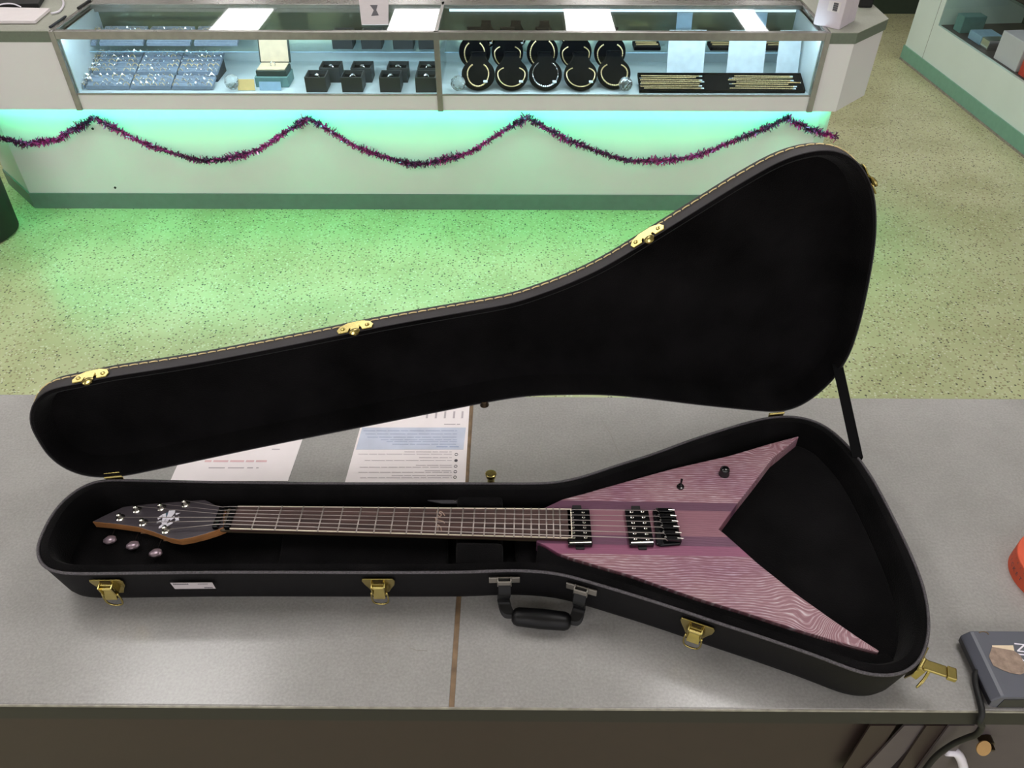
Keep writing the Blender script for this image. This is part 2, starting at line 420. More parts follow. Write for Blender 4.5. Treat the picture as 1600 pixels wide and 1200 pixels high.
# metal frame of the showcase
f = MB()
for x, wd in ((XL, .012), (XD, .012), (XR, .012)):
    f.box((x-wd, YF-.012, .575), (x+wd, YF+.006, ZT+.002))
    f.box((x-.007, YF, ZT-.006), (x+.007, YK, ZT+.003))
f.box((XL, YF-.010, .882), (XR, YF+.012, ZT+.002))
f.box((XL, YF+.012, .900), (XR, YF+.030, ZT-.002))
f.box((XL, YK-.045, .896), (XR, YK+.03, ZT+.003))
f.box((XL, YF-.004, .643), (XR, YF+.004, .650))
f.box((XL, YK-.045, .880), (XD, YK-.042, .896))
f.build('showcase_frame', M['case_frame'], jc, bevel=.002)
for a, b in ((XL, XD), (XD, XR)):
    MB().box((a+.008, YF+.012, ZT-.006), (b-.008, YK-.046, ZT)).build('top_glass', M['glass'], jc)
    MB().box((a+.013, YF-.003, .650), (b-.013, YF+.002, .882)).build('front_glass', M['glass'], jc)
    MB().box((a+.012, 3.695, .754), (b-.012, YK-.03, .760)).build('glass_shelf', M['glass'], jc)
    MB().tube([(a+.012, 3.694, .757), (b-.012, 3.694, .757)], .0022, 6).build('shelf_edge', M['card_blue'], jc)
    MB().box((a+.03, YF+.013, .887), (b-.03, YF+.029, .8995)).build('case_light', M['led_white'], jc)
    MB().box((a+.03, YK-.040, .884), (b-.03, YK-.020, .8955)).build('case_light', M['led_soft'], jc)
MB().box((XL, YF+.005, .647), (XR, YK-.01, .6485)).build('case_liner', M['case_floor'], jc)
MB().box((XL, YK-.012, .6485), (XR, YK, .757)).build('back_panel', M['case_floor'], jc)
MB().box((XL, YK-.012, .757), (XR, YK, ZT-.02)).build('back_mirror', M['back_mirror'], jc)
for x in (XL+.012, XR-.018): MB().box((x, YF+.01, .6485), (x+.006, YK-.012, ZT-.02)).build('case_side', M['case_floor'], jc)
MB().box((XD-.002, YF+.01, .6485), (XD+.002, YK-.012, ZT-.02)).build('case_divider', M['glass'], jc)
# green strip light under the overhang
MB().box((-2.45, YB-.075, .562), (1.42, YB-.055, .5745)).build('green_light_strip', M['led_green'], jc)
MB().obox((1.49, YB-.005, .567), (.04, .04, 0), (.007, -.007, 0), (0, 0, .007)).build('green_light_strip', M['led_green'], jc)
MB().obox((-2.62, YB+.09, .567), (.12, -.12, 0), (.007, .007, 0), (0, 0, .007)).build('green_light_strip', M['led_green'], jc)
# small screw heads on the base panel
for u, v in ((145, 201), (180, 293)):
    p = GY(u, v, YB); MB().cyl((p.x, YB-.003, p.z), (p.x, YB, p.z), .006, n=10).build('screw', M['black_matte'], jc)

# tinsel garland
anch = [(-40, 205), (145, 183), (480, 184), (822, 183), (1228, 184), (1306, 213)]
low = [(12, 262), (290, 250), (645, 256), (1010, 252), None]
YG = YB-.02
def tinsel():
    mb = MB(); rnd = random.Random(3)
    for i in range(5):
        a = GY(*anch[i], YG); b = GY(*anch[i+1], YG)
        lowp = low[i]
        n = int((b-a).length*650) if i else 480
        sag = (min(a.z, b.z)-GY(*lowp, YG).z) if lowp else .01
        if i == 0: sag = .09
        ph = rnd.random()*10
        for k in range(n):
            t = (k+rnd.random())/n
            # rounder-than-parabola swag
            s = 4*t*(1-t); c = a.lerp(b, t)-Vector((0, 0, sag*(.75*s+.25*s*s)))
            c += Vector((0, 0, .004*math.sin(t*23+ph)))
            thick = .55+.45*abs(math.sin(t*17+ph)*math.sin(t*7.3+ph*2))
            for q in range(3):
                d = Vector((rnd.gauss(0, .8), rnd.gauss(0, .5)-.3, rnd.gauss(0, 1))).normalized()
                L = (.013+.020*rnd.random())*thick; wd = d.orthogonal().normalized()
                wd = (Matrix.Rotation(rnd.random()*6.28, 3, d) @ wd)*.0031
                p0 = c+Vector((rnd.gauss(0, .002), rnd.gauss(0, .002), rnd.gauss(0, .003)))
                e = p0+d*L
                if e.y > YB-.001: e.y = YB-.001
                x = rnd.random(); pm = .5+.4*math.sin(t*9+ph)
                mi = 2 if x > .90 else (0 if x < pm*.75 else 1)
                if s < .25 and x > .35: mi = 1
                mb.add([p0-wd, p0+wd, e+wd*.6, e-wd*.6], [(0, 1, 2, 3)], mi)
        path = []
        for k in range(25):
            t = k/24; s = 4*t*(1-t); path.append(a.lerp(b, t)-Vector((0, 0, sag*(.75*s+.25*s*s))))
        mb.tube(path, .0035, 6, mi=1)
    return mb.build('tinsel_garland', [M['tinsel_magenta'], M['tinsel_plum'], M['tinsel_pink']])
tag(tinsel(), 'magenta and plum tinsel garland hung in swags along the glowing counter base', 'garland')

# ------------------------------------------------------------------ contents of the showcase
ZC = .6487
def ring(matg, name='ring'):
    mb = MB(); n = 10; r = .0085; pts = [(r*math.cos(a), 0, r*math.sin(a)) for a in [PI*k/n for k in range(n+1)]]
    mb.tube(pts, .0013, 5)
    mb.add([(-.004, -.003, .0085), (.004, -.003, .0085), (.004, .003, .0085), (-.004, .003, .0085), (0, 0, .014)], [(0, 1, 4), (1, 2, 4), (2, 3, 4), (3, 0, 4), (3, 2, 1, 0)], 1)
    return mb.build(name, [matg, M['gem']])
protos = [ring(M['silver']), ring(M['gold'])]; used = [False, False]
colx = [GY(u, 139, 3.515).x for u in (333, 268, 203, 133, 66)]
slope = .27
def trayz(y): return .664+(y-3.515)*slope
wordc = ['fourth', 'third', 'second', 'first']
rr = random.Random(5)
def put_ring(x, y, z, lab, grp):
    k = 0 if rr.random() < .6 else 1
    o = protos[k] if not used[k] else protos[k].copy()
    if used[k]: COL.objects.link(o)
    used[k] = True
    o.location = (x, y, z); o.rotation_euler = (rr.uniform(-.3, .1), 0, rr.uniform(-.6, .6)); s = rr.uniform(1.1, 1.5); o.scale = (s, s, s)
    tag(o, lab, 'ring', grp)
def ring_tray(x0, x1, y0, y1, zf, where, nx, ny, sl, dark=False):
    x0 = max(x0, XL+.022)
    z0, z1 = zf(y0), zf(y1); zb = min(z0, z1)-.012
    cx, cy = (x0+x1)/2, (y0+y1)/2
    mb = MB()
    g = .004
    P = [(x0+g, y0+g, zb if not dark else z0-.014), (x1-g, y0+g, zb if not dark else z0-.014), (x1-g, y1-g, z1-.014), (x0+g, y1-g, z1-.014)]
    T = [(x0+g, y0+g, z0), (x1-g, y0+g, z0), (x1-g, y1-g, z1), (x0+g, y1-g, z1)]
    mb.add(P+T, [(0, 3, 2, 1), (4, 5, 6, 7), (0, 1, 5, 4), (1, 2, 6, 5), (2, 3, 7, 6), (3, 0, 4, 7)])
    # ridges
    for k in range(1, ny+1):
        y = y0+(y1-y0)*(k-.75)/ny
        mb.tube([(x0+.01, y, zf(y)), (x1-.01, y, zf(y))], .003, 6)
    tag(mb.build('ring_tray', M['tray'], origin=(cx, cy, zb)), 'blue grey foam ring tray, %s' % where, 'ring tray', 'ring trays')
    for j in range(ny):
        for i in range(nx):
            if rr.random() < .06: continue
            x = x0+.016+(x1-x0-.032)*i/(nx-1)+rr.uniform(-.003, .003); y = y0+(y1-y0)*(j+.5)/ny
            put_ring(x, y, zf(y)-.001, 'pale stone ring in a tray, %s' % where, 'rings in the tray, '+where)
for c in range(4):
    xr_, xl_ = colx[c], colx[c+1]
    ring_tray(xl_, xr_, 3.515, 3.601, trayz, 'front row, %s tray from the left post' % wordc[c], 6 if c < 3 else 4, 3, slope)
    ring_tray(xl_, xr_, 3.616, 3.775, trayz, 'second row, %s tray from the left post' % wordc[c], 7 if c < 3 else 4, 5, slope)
for c in range(4):
    x1 = colx[0]+.09-c*.215; x0 = x1-.205
    if x1 < XL+.05: continue
    ring_tray(x0, x1, 3.705, 3.82, lambda y: .790+(y-3.705)*.35, 'on the glass shelf, %s from the left post' % wordc[c], 8, 2, 0)
# riser under the sloping trays
MB().add([(XL+.03, 3.62, ZC), (colx[0]-.01, 3.62, ZC), (colx[0]-.01, 3.76, ZC), (XL+.03, 3.76, ZC), (XL+.03, 3.62, .675), (colx[0]-.01, 3.62, .675), (colx[0]-.01, 3.76, .713), (XL+.03, 3.76, .713)],
     [(0,3,2,1),(4,5,6,7),(0,1,5,4),(1,2,6,5),(2,3,7,6),(3,0,4,7)]).build('tray_riser', M['tray_dark'], jc)

# square ring boxes
def ringbox():
    r = empty('ring_box', (0, 0, 0)); s, h, t = .046, .066, .005
    b = MB(); b.box((-s, -s, 0), (s, s, .004))
    for a, c in (((-s, -s), (s, -s+t)), ((-s, s-t), (s, s)), ((-s, -s+t), (-s+t, s-t)), ((s-t, -s+t), (s, s-t))): b.box((a[0], a[1], .004), (c[0], c[1], h))
    b.build('box_shell', M['box_grey'], r, bevel=.001)
    MB().box((-s+t, -s+t, .004), (s-t, s-t, .048)).build('cushion', M['velvet'], r)
    return r
def bigring():
    mb = MB(); n = 14; r = .013
    mb.tube([(r*math.cos(a), 0, r*math.sin(a)) for a in [PI*k/n for k in range(n+1)]], .003, 6)
    mb.lathe([(.007, -.002), (.009, .001), (.005, .005)], (0, 0, .014), n=8, mi=1)
    return mb.build('cocktail_ring', [M['silver'], M['gem']])
rb0, br0 = ringbox(), bigring(); fr = True
names = ['first', 'second', 'third', 'fourth']
for row, (us, v, y, zf) in enumerate((((496, 552, 611, 669), 147, 3.545, ZC), ((516, 565, 621, 678), 118, 3.66, ZC), ((537, 582, 631, 684), 82, 3.77, .7602))):
    for i, u in enumerate(us):
        x = GY(u, v, y-.04).x
        if x+.046 > XD-.015: x = XD-.062
        o = rb0 if fr else copy_tree(rb0); q = br0 if fr else br0.copy()
        if not fr: COL.objects.link(q)
        fr = False
        o.location = (x, y, zf); q.location = (x, y, zf+.047); q.rotation_euler = (0, 0, rr.uniform(-.5, .5))
        wh = ('front row', 'second row', 'glass shelf')[row]
        tag(o, 'open charcoal square ring box, %s on the %s' % (names[i], wh), 'ring box', 'square ring boxes')
        tag(q, 'white stone ring standing in the %s ring box of the %s' % (names[i], wh), 'ring', 'rings in square boxes')

# necklace busts and necklaces
def bust():
    r = empty('necklace_bust', (0, 0, 0))
    out = []
    for k in range(25):
        a = math.radians(-230+280*k/24); out.append(Vector((.066*math.cos(a), .066+.066*math.sin(a))))
    out += [Vector((.036, .128)), Vector((.029, .145)), Vector((.031, .162)), Vector((-.031, .162)), Vector((-.029, .145)), Vector((-.036, .128))]
    if area2(out) < 0: out = out[::-1]
    out = resample(out, 60)
    th = math.radians(62); cy, sy = math.cos(th), math.sin(th)
    def P(p, d): return Vector((p.x, p.y*cy-d*sy*-1*-1, p.y*sy+d*cy+.009))
    rings = [[P(p, z) for p in inset2(out, i)] for i, z in ((.004, -.010), (0, -.006), (0, .004), (.004, .009), (.010, .011))]
    MB().loft(rings).build('bust_pad', M['velvet'], r, smooth=True)
    MB().obox((0, .062, .055), (.012, 0, 0), (0, .002, 0), (0, 0, .055)).build('easel_leg', M['velvet'], r)
    return r, P
b0, BP = bust()
def necklace(m, w_, top, kind):
    mb = MB(); pts = []
    for k in range(33):
        a = math.radians(-235+290*k/32); pts.append(BP(Vector((w_*math.cos(a), .062+(.054 if math.sin(a) < 0 else top)*math.sin(a))), .0135))
    if kind == 'beads':
        for i, p in enumerate(pts):
            mb.lathe([(.001, -.0035), (.0035, 0), (.001, .0035)], p, n=6)
    mb.tube(pts, .0022 if kind != 'beads' else .0016, 6)
    c = pts[16+5]
    mb.obox(c+Vector((.0, -.002, .004)), (.008, .002, 0), (0, .004, .004), (0, -.0008, .0008), 1)
    return mb
fr = True
specs = []
for i, u in enumerate((747, 799, 852, 907, 960)): specs.append((u, 147 if i < 4 else 136, 3.503 if i < 4 else 3.52, ZC, 'front row', i))
for i, u in enumerate((742, 793, 847, 899, 952)): specs.append((u, 100, 3.655, ZC+.040, 'second row', i))
for i, u in enumerate((760, 806, 850, 893)): specs.append((u, 82, 3.725, .7602, 'glass shelf', i))
MB().box((GY(715, 118, 3.6).x, 3.65, ZC), (GY(980, 118, 3.6).x, 3.69, ZC+.0395)).build('bust_riser', M['case_floor'], jc)
nn = ['first', 'second', 'third', 'fourth', 'fifth']
for u, v, y, z, row, i in specs:
    x = GY(u, v, y).x
    o = b0 if fr else copy_tree(b0); fr = False
    o.location = (x, y, z)
    s_ = 1.12 if row == 'front row' else (1.08 if row == 'second row' else .72); o.scale = (s_, s_, s_)
    tag(o, 'black velvet necklace bust, %s from the left on the %s' % (nn[i], row), 'necklace stand', 'black necklace busts')
    g = M['silver'] if (row, i) in (('front row', 2), ('glass shelf', 1)) else M['gold']
    mb = necklace(g, (.042, .054, .050, .056, .052)[i], (.045, .03, .055, .03, .04)[i], 'beads' if i % 2 == 0 else 'chain')
    q = mb.build('necklace', [g, M['card_white']], smooth=True); q.location = (x, y, z); q.scale = (s_, s_, s_)
    q.rotation_euler = o.rotation_euler = (math.radians({'front row': -22, 'second row': 12}.get(row, 0)), 0, 0)
    tag(q, '%s necklace on the %s black bust from left, %s' % ('silver' if g == M['silver'] else 'gold', nn[i], row), 'necklace', 'necklaces on busts')

# bracelet tray and gold chains
p0 = GY(995, 148, 3.50); xr = XR-.03
MB().box((p0.x+.01, 3.50, ZC), (xr, 3.62, ZC+.004)).box((p0.x+.01, 3.50, ZC+.004), (xr, 3.505, ZC+.014)).box((p0.x+.01, 3.615, ZC+.004), (xr, 3.62, ZC+.014)).box((p0.x+.01, 3.505, ZC+.004), (p0.x+.015, 3.615, ZC+.014)).box((xr-.005, 3.505, ZC+.004), (xr, 3.615, ZC+.014)) \
    .box((p0.x+.015, 3.505, ZC+.004), (xr-.005, 3.615, ZC+.008)).build('chain_tray', M['velvet'])
ctr = bpy.data.objects['chain_tray']; ctr.data.transform(Matrix.Translation((0, -3.50, -ZC))); ctr.location = (0, 3.50, ZC+.001); ctr.rotation_euler = (.30, 0, 0)
tag(ctr, 'long black velvet tray laid with gold chains at right end of showcase', 'tray')
ct = MB()
for k in range(34):
    ct.lathe([(.001, -.004), (.0032, 0), (.001, .004)], (-.132+.008*k, 0, .0035), axis=(1, .3*(-1)**k, 0), n=6)
ct.tube([(-.132, 0, .003), (.132, 0, .003)], .0016, 5).obox((.140, 0, .003), (.008, 0, 0), (0, .0035, 0), (0, 0, .0008), 1)
c0 = ct.build('gold_chain', [M['gold'], M['card_white']], smooth=True); fr = True
cx = [GY(1048, 135, 3.55).x, GY(1190, 135, 3.55).x]
for g in range(2):
    for i in range(7):
        o = c0 if fr else c0.copy()
        if not fr: COL.objects.link(o)
        fr = False
        o.location = (cx[g]+rr.uniform(-.012, .012), 3.515+.0134*i, ZC+.0095+.0041*(i+1)); o.rotation_euler = (.30, 0, rr.uniform(-.03, .03)+(PI if i % 3 == 2 else 0)); o.scale = (rr.uniform(.9, 1.03), 1, 1)
        tag(o, 'gold chain in %s bundle on black tray, %s from the front' % (('left', 'right')[g], ['first', 'second', 'third', 'fourth', 'fifth', 'sixth', 'seventh'][i]), 'chain', 'gold chains on the black tray')
o = c0.copy(); COL.objects.link(o); o.scale = (.2, 1, 1); o.location = (xr-.04, 3.55, ZC+.026); tag(o, 'short gold chain piece near the right end post on black tray', 'chain')

# earring display cards
for i, u in enumerate((1071, 1165, 1262)):
    r = empty('earring_stand', (0, 0, 0), 'white upright earring display card, %s' % ('left of the pair behind the gold chains', 'right of the pair behind the gold chains', 'beside the right end post')[i], 'display card', 'earring cards')
    c = GY(u, 111, 3.64)
    hw = .083
    x = c.x
    if x+hw > XR-.03: x = XR-.03-hw*.6; hw *= .6
    MB().obox((x, 3.675, .752), (hw, 0, 0), (0, .035, .100), (0, -.002, .0007)).build('card_panel', M['card_white'], r)
    MB().box((x-hw, 3.63, ZC), (x+hw, 3.68, ZC+.006)).build('card_foot', M['card_white'], r)
    MB().obox((x, 3.643, .672), (.028 if hw > .06 else .01, 0, 0), (0, .004, .012), (0, -.002, .0007)).build('price_tag', M['paper'], r)
    e = MB()
    for a in range(5):
        for b in range(2):
            px = x-hw*.7+a*hw*.35; yy = 3.694+.012*b; zz = .815+.034*b
            e.cyl((px, yy-.006, zz), (px, yy+.002, zz), .0035, n=8)
    e.build('earrings', M['silver'], r)
# blue slanted panels behind
for i, u in enumerate((1100, 1215)):
    x = GY(u, 60, 3.80).x
    tag(MB().obox((x-.10, 3.80, .829), (.035, 0, 0), (0, .014, .066), (0, -.002, .0005)).build('backing_card', M['card_blue'], origin=(x-.1, 3.8, .762)), 'tall pale blue card leaning at the back of the glass shelf, %s' % ('left one', 'right one')[i], 'display card', 'blue backing cards')
for i, u in enumerate((1010, 1128, 1215)):
    x = GY(u, 80, 3.74).x
    tag(MB().box((x-.06, 3.715, .7602), (x+.06, 3.80, .775)).tube([(x-.05, 3.74, .779), (x+.05, 3.742, .779)], .004, 6, mi=1).tube([(x-.05, 3.77, .779), (x+.045, 3.768, .779)], .004, 6, mi=1)
        .build('bracelet_pad', [M['velvet'], M['gold']], origin=(x, 3.75, .76)), 'dark pad with gold bracelets on the glass shelf, %s' % ('left of the cards', 'between the cards', 'right of the cards')[i], 'bracelet pad', 'bracelet pads on the glass shelf')

# crystals
def crystal_mb(c, r):
    bm = bmesh.new(); bmesh.ops.create_icosphere(bm, subdivisions=2, radius=r)
    vs = [c+v.co for v in bm.verts]; fs = [tuple(v.index for v in f.verts) for f in bm.faces]; bm.free(); return MB().add(vs, fs)
for (u, v, y, r), lab in zip(((361, 122, 3.53, .034), (716, 134, 3.52, .034), (977, 134, 3.52, .032)), ('beside the last ring tray', 'beside the case divider', 'left of the gold chain tray')):
    p = GY(u, v, y); p.z = ZC+r
    tag(crystal_mb(p, r).build('crystal', M['crystal'], origin=(p.x, p.y, ZC)), 'large cut crystal gem %s' % lab, 'crystal', 'display crystals')
# vintage box, cards
px = GY(429, 120, 3.60).x
vb = empty('presentation_box', (px, 3.62, ZC), 'open cream lined presentation box on a pale teal sleeve', 'jewelry box')
MB().box((px-.078, 3.555, ZC), (px+.07, 3.665, ZC+.045)).build('sleeve', M['teal'], vb, bevel=.002)
MB().box((px-.070, 3.565, ZC+.045), (px+.066, 3.660, ZC+.070)).build('box_body', M['teal_dark'], vb, bevel=.003)
MB().box((px-.064, 3.570, ZC+.070), (px+.060, 3.655, ZC+.076)).build('cushion', M['cream'], vb, bevel=.002)
MB().obox((px-.002, 3.680, ZC+.122), (.070, 0, 0), (0, .016, .050), (0, .006, -.002)).build('box_lid', M['teal_dark'], vb, bevel=.003)
MB().obox((px-.002, 3.672, ZC+.122), (.063, 0, 0), (0, .014, .044), (0, .0012, -.0004)).build('lid_lining', M['cream'], vb)
tag(MB().tube([(px+.0+.011*math.cos(a), 3.61, ZC+.082+.011*math.sin(a)) for a in [2*PI*k/14 for k in range(14)]], .002, 6, closed=True).build('ring', M['silver'], origin=(px, 3.61, ZC+.077)), 'silver ring standing on the cream cushion of the open box', 'ring')
tag(MB().obox((px-.005, 3.525, ZC+.018), (.048, 0, 0), (0, .006, .017), (0, -.001, .0004)).build('card', M['card_blue'], origin=(px, 3.52, ZC)), 'pale blue card leaning in front of the teal box', 'card')
x = GY(385, 138, 3.52).x
o = empty('price_card', (x, 3.52, ZC), 'small yellow price card beside the presentation box', 'price card')
MB().obox((x, 3.525, ZC+.023), (.038, 0, 0), (0, .008, .022), (0, -.001, .0004)).build('card_face', M['yellow'], o)
mb = MB()
for k in range(3):
    for a, b in ((-.028, -.008), (-.004, .012), (.016, .028)):
        mb.obox((x+(a+b)/2, 3.5225+.0035*k, ZC+.014+.0095*k), ((b-a)/2, 0, 0), (0, .0008, .0024), (0, -.0002, .0001))
mb.build('print', M['ink_dark'], o)

# things on top of the far counter
zt = ZT+.0035
c = [G(560, -6, zt), G(607, -6, zt), G(607, 39, zt), G(565, 39, zt)]
r = empty('printed_card', (c[0]+c[2])/2, 'grey printed card lying on the glass top of the showcase', 'card')
MB().prism(c, (0, 0, .001)).build('card_sheet', M['sticker'], r)
MB().prism([G(578, 8, zt+.0012), G(590, 8, zt+.0012), G(588, 16, zt+.0012), G(592, 24, zt+.0012), G(580, 25, zt+.0012), G(584, 16, zt+.0012)], (0, 0, .0004)).build('print', M['ink_dark'], r)
# white box with barcode (right)
zb = ZT+.0012
def vbox(name, corners, z0, h, m, lab, cat, bevel=.003):
    c = [Vector((p.x, p.y, z0)) for p in corners]
    r = empty(name, (c[0]+c[2])/2, lab, cat)
    MB().prism(c, (0, 0, h)).build('box_body', m, r, bevel=bevel); return r, c
q0, q1 = G(1270, 38, zb), G(1311, 47, zb)
dx = (q1-q0).normalized(); dy = Vector((-dx.y, dx.x, 0)); q2 = G(1335, 27, zb)
A, B_ = q0, q1; 
r, c = vbox('white_box', [A, B_, B_+dy*.16, A+dy*.16], zb, .13, M['white_box'], 'white cardboard box with barcode label on the right end of the jewelry counter', 'box')
n = -dy
lb = A.lerp(B_, .62)+n*.0006; lb.z = zb+.085
MB().obox(lb, dx*.026, (0, 0, .020), n*.0004).build('barcode_label', M['paper'], r)
mb = MB()
for k in range(13): mb.obox(lb+n*.0008+dx*(.002+.0), dx*.008, (0, 0, .0007+.0003*(k % 3)), n*.0002) if False else mb.obox(lb+n*.0008+Vector((0, 0, -.016+.0026*k))+dx*.006, dx*.010, (0, 0, .0007+.0003*(k % 3)), n*.0002)
mb.build('barcode', M['ink_dark'], r)
p = G(1350, 10, zb)
tag(MB().box((p.x-.03, p.y-.02, zb), (p.x+.03, p.y+.16, zb+.07)).build('black_holder', M['black_matte'], bevel=.004, origin=(p.x, p.y, zb)), 'small black holder behind the white barcode box', 'holder')
# left: book, black device, cable, pen
c = [G(-30, 37, zt), G(56, 37, zt), G(79, 17, zt), G(-30, 15, zt)]
tag(MB().prism(c, (0, 0, .012)).build('paper_stack', M['paper'], origin=(c[0]+c[2])/2, bevel=.001), 'stack of white paper on the left end of the jewelry counter', 'paper')
c = [G(-60, 13, zt), G(62, 13, zt), G(88, -30, zt), G(-60, -30, zt)]
r = empty('laptop', (c[0]+c[2])/2, 'black laptop behind the white paper stack at upper left', 'laptop')
MB().prism(c, (0, 0, .02)).build('laptop_base', M['black_matte'], r, bevel=.003)
pts = smoothloop([G(*q, zt+.004) for q in ((84, -20), (96, -4), (99, 8), (92, 18), (80, 21))], 6, False)
tag(MB().tube(pts, .0045, 8).build('white_cable', M['logo_white'], smooth='all'), 'white cable looping beside the laptop', 'cable')
pts = smoothloop([G(*q, zt+.014) for q in ((-10, 16), (8, 10.5), (22, 10.5), (34, 15))], 6, False)
tag(MB().tube([p+Vector((0, 0, .012)) for p in pts], .003, 8).build('white_cable', M['logo_white'], smooth='all'), 'white cable arching over the laptop front edge', 'cable')
a, b = G(78, 42.5, zt+.004), G(102, 26, zt+.004)
tag(MB().cyl(a, b, .005, n=12).cyl(b, b+(b-a).normalized()*.012, .005, .001, n=12).build('pen', M['tray_dark'], origin=a), 'dark blue pen lying along the left edge of the showcase glass', 'pen')
a, b = G(122, 13, zt+.004), G(140, 1, zt+.004)
tag(MB().cyl(a, b, .006, n=12).cyl(b, b+(b-a).normalized()*.012, .006, .002, n=12).build('pen', M['black_matte'], origin=a), 'black marker farther back along the left edge of the showcase glass', 'pen')

# trash can
c = Vector((-2.62, 3.37, 0))
r = empty('trash_can', c, 'dark plastic trash can at the left end of the jewelry counter', 'trash can')
MB().lathe([(.165, 0), (.18, .01), (.20, .46), (.21, .46), (.21, .48), (.195, .48), (.175, .02), (.1, .02)], c, n=40).build('can_body', M['trash'], r, smooth=True)

# ------------------------------------------------------------------ right diagonal showcase and dark cabinet beyond
p0, p1 = Vector((2.753, 5.835, 0)), Vector((2.879, 4.254, 0)); dd = (p1-p0).normalized(); nn_ = Vector((dd.y, -dd.x, 0))
if nn_.x < 0: nn_ = -nn_
L = 2.6
rc = empty('side_counter', p0+dd*1.2+nn_*.3, 'pale mint side counter with glass front showcase at upper right', 'display counter')
def Q(s, d, z): return p0+dd*s+nn_*d+Vector((0, 0, z))
def qbox(s0, s1, d0, d1, z0, z1, mb=None):
    mb = mb or MB(); return mb.prism([Q(s0, d0, z0), Q(s1, d0, z0), Q(s1, d1, z0), Q(s0, d1, z0)], (0, 0, z1-z0))
qbox(0, L, 0, .6, 0, .325).build('base_cabinet', M['panel_green'], rc)
qbox(-.006, L, -.008, .6, 0, .095).build('toe_board', M['baseboard_side'], rc)
qbox(-.004, L, -.012, .6, 0, .012).build('toe_strip', M['edge_lip'], rc)
qbox(0, .32, 0, .6, .325, 1.0).build('end_cabinet', M['panel_green'], rc)
qbox(.262, .264, -.001, 0, .095, 1.0).build('panel_seam', M['far_band'], rc)
qbox(.32, L, .002, .008, .325, .95).build('front_glass', M['glass'], rc)
qbox(.32, L, .57, .6, .325, 1.0).build('back_panel', M['wall_dark'], rc)
qbox(.32, L, .02, .57, .325, .328).build('case_liner', M['cabinet_grey'], rc)
qbox(.32, L, 0, .6, .95, .99).build('countertop', M['case_frame'], rc)
qbox(.32, L, .015, .035, .935, .95).build('case_light', M['led_soft'], rc)
qbox(.34, L, .12, .56, .60, .606).build('glass_shelf', M['glass'], rc)
def thing_box(name, s0, s1, d0, d1, z0, h, m, lab, cat, grp=None, bev=.004):
    return tag(qbox(s0, s1, d0, d1, z0, z0+h).build(name, m, origin=Q((s0+s1)/2, (d0+d1)/2, z0), bevel=bev), lab, cat, grp)
def S_(u, v, d):
    q = GP(u, v, p0+nn_*d, nn_); return (q-p0).dot(dd), q.z
sa, z_ = S_(1551, 92, .03); sb, _z = S_(1584, 116, .03); sc_, _z = S_(1620, 140, .03)
thing_box('white_carton', sa, sb, .03, .24, .329, .16, M['white_box'], 'white carton in the side counter showcase', 'box')
thing_box('red_carton', sb+.03, sc_, .03, .2, .329, .09, M['red'], 'red carton beside the white carton in the side showcase', 'box')
s1, _z = S_(1480, 45, .05); s2, _z = S_(1497, 58, .05); s3, _z = S_(1508, 62, .05); s4, _z = S_(1526, 74, .05); s5, _z = S_(1540, 82, .05)
thing_box('watch_box', s1+.06, s2, .05, .2, .329, .10, M['teal'], 'teal box near the far end of the side showcase', 'box')
thing_box('watch_box', s3, s4, .06, .2, .329, .05, M['card_blue'], 'pale blue box in the middle of the side showcase', 'box')
thing_box('silver_gadget', s4+.02, s5, .05, .16, .329, .06, M['silver'], 'silver gadget left of the white carton in the side showcase', 'gadget')
def S2(u, v, z):
    q = G(u, v, z)-p0; return q.dot(dd), q.dot(nn_)
for (u, v, l_, w_, h_), lb_ in zip(((1503, 18, .16, .14, .07), (1538, 32, .16, .16, .06)), ('far end', 'second from far end')):
    s6, d6 = S2(u, v, .607)
    thing_box('black_case', s6-l_/2, s6+l_/2, max(.16, d6-w_/2), max(.16, d6-w_/2)+w_, .6085, h_, M['black_matte'], 'black case on the brown mat of the side showcase shelf, '+lb_, 'case', 'black cases on the side shelf', .02)
s8 = s6+.1
thing_box('shelf_pad', .40, 2.2, .14, .55, .6065, .0015, M['cabinet_brown'], 'brown mat covering the side showcase shelf', 'mat', None, 0)
thing_box('green_case', s8+.15, s8+.9, .2, .52, .607, .22, M['wall_dark'], 'dark green case on the side showcase shelf', 'case')
o = empty('back_cabinet', (2.6, 7.2, 0), 'low dark green cabinet far beyond the jewelry counter', 'cabinet')
MB().box((1.2, 6.88, .0), (4.6, 7.4, .9)).build('cabinet_body', M['wall_dark'], o)
MB().box((1.18, 6.86, .9), (4.62, 7.42, .93)).build('cabinet_top', M['far_top'], o)

# ------------------------------------------------------------------ near counter
sx0, sx1 = -.0837, -.0808
ZN = 1.0
nc = empty('service_counter', (0, .8, 0), 'grey laminate service counter carrying the guitar case', 'counter')
def slab(x0, x1, nm):
    MB().box((x0, .500, ZN-.006), (x1, 1.103, ZN)).build(nm, M['counter'], nc, bevel=.0012)
slab(-1.4, sx0-.002, 'counter_slab'); slab(sx1+.002, 1.4, 'counter_slab')
MB().box((sx0-.002, .500, ZN-.006), (sx1+.002, 1.103, ZN-.0008)).build('seam_strip', M['seam'], nc)
MB().box((-1.4, .4985, ZN-.0055), (1.4, .500, ZN-.0012)).build('edge_lip', M['edge_lip'], nc)
MB().box((-1.4, .502, ZN-.045), (1.4, 1.101, ZN-.006)).build('counter_core', M['counter_edge'], nc)
xb = GY(1400, 1150, .56).x
MB().box((-1.4, .56, 0), (xb, 1.09, ZN-.045)).build('cabinet_body', M['cabinet_brown'], nc)
xg = GY(1475, 1160, .56).x
MB().box((xb, .80, 0), (xg, 1.09, ZN-.045)).build('cabinet_recess', M['cabinet_brown'], nc)
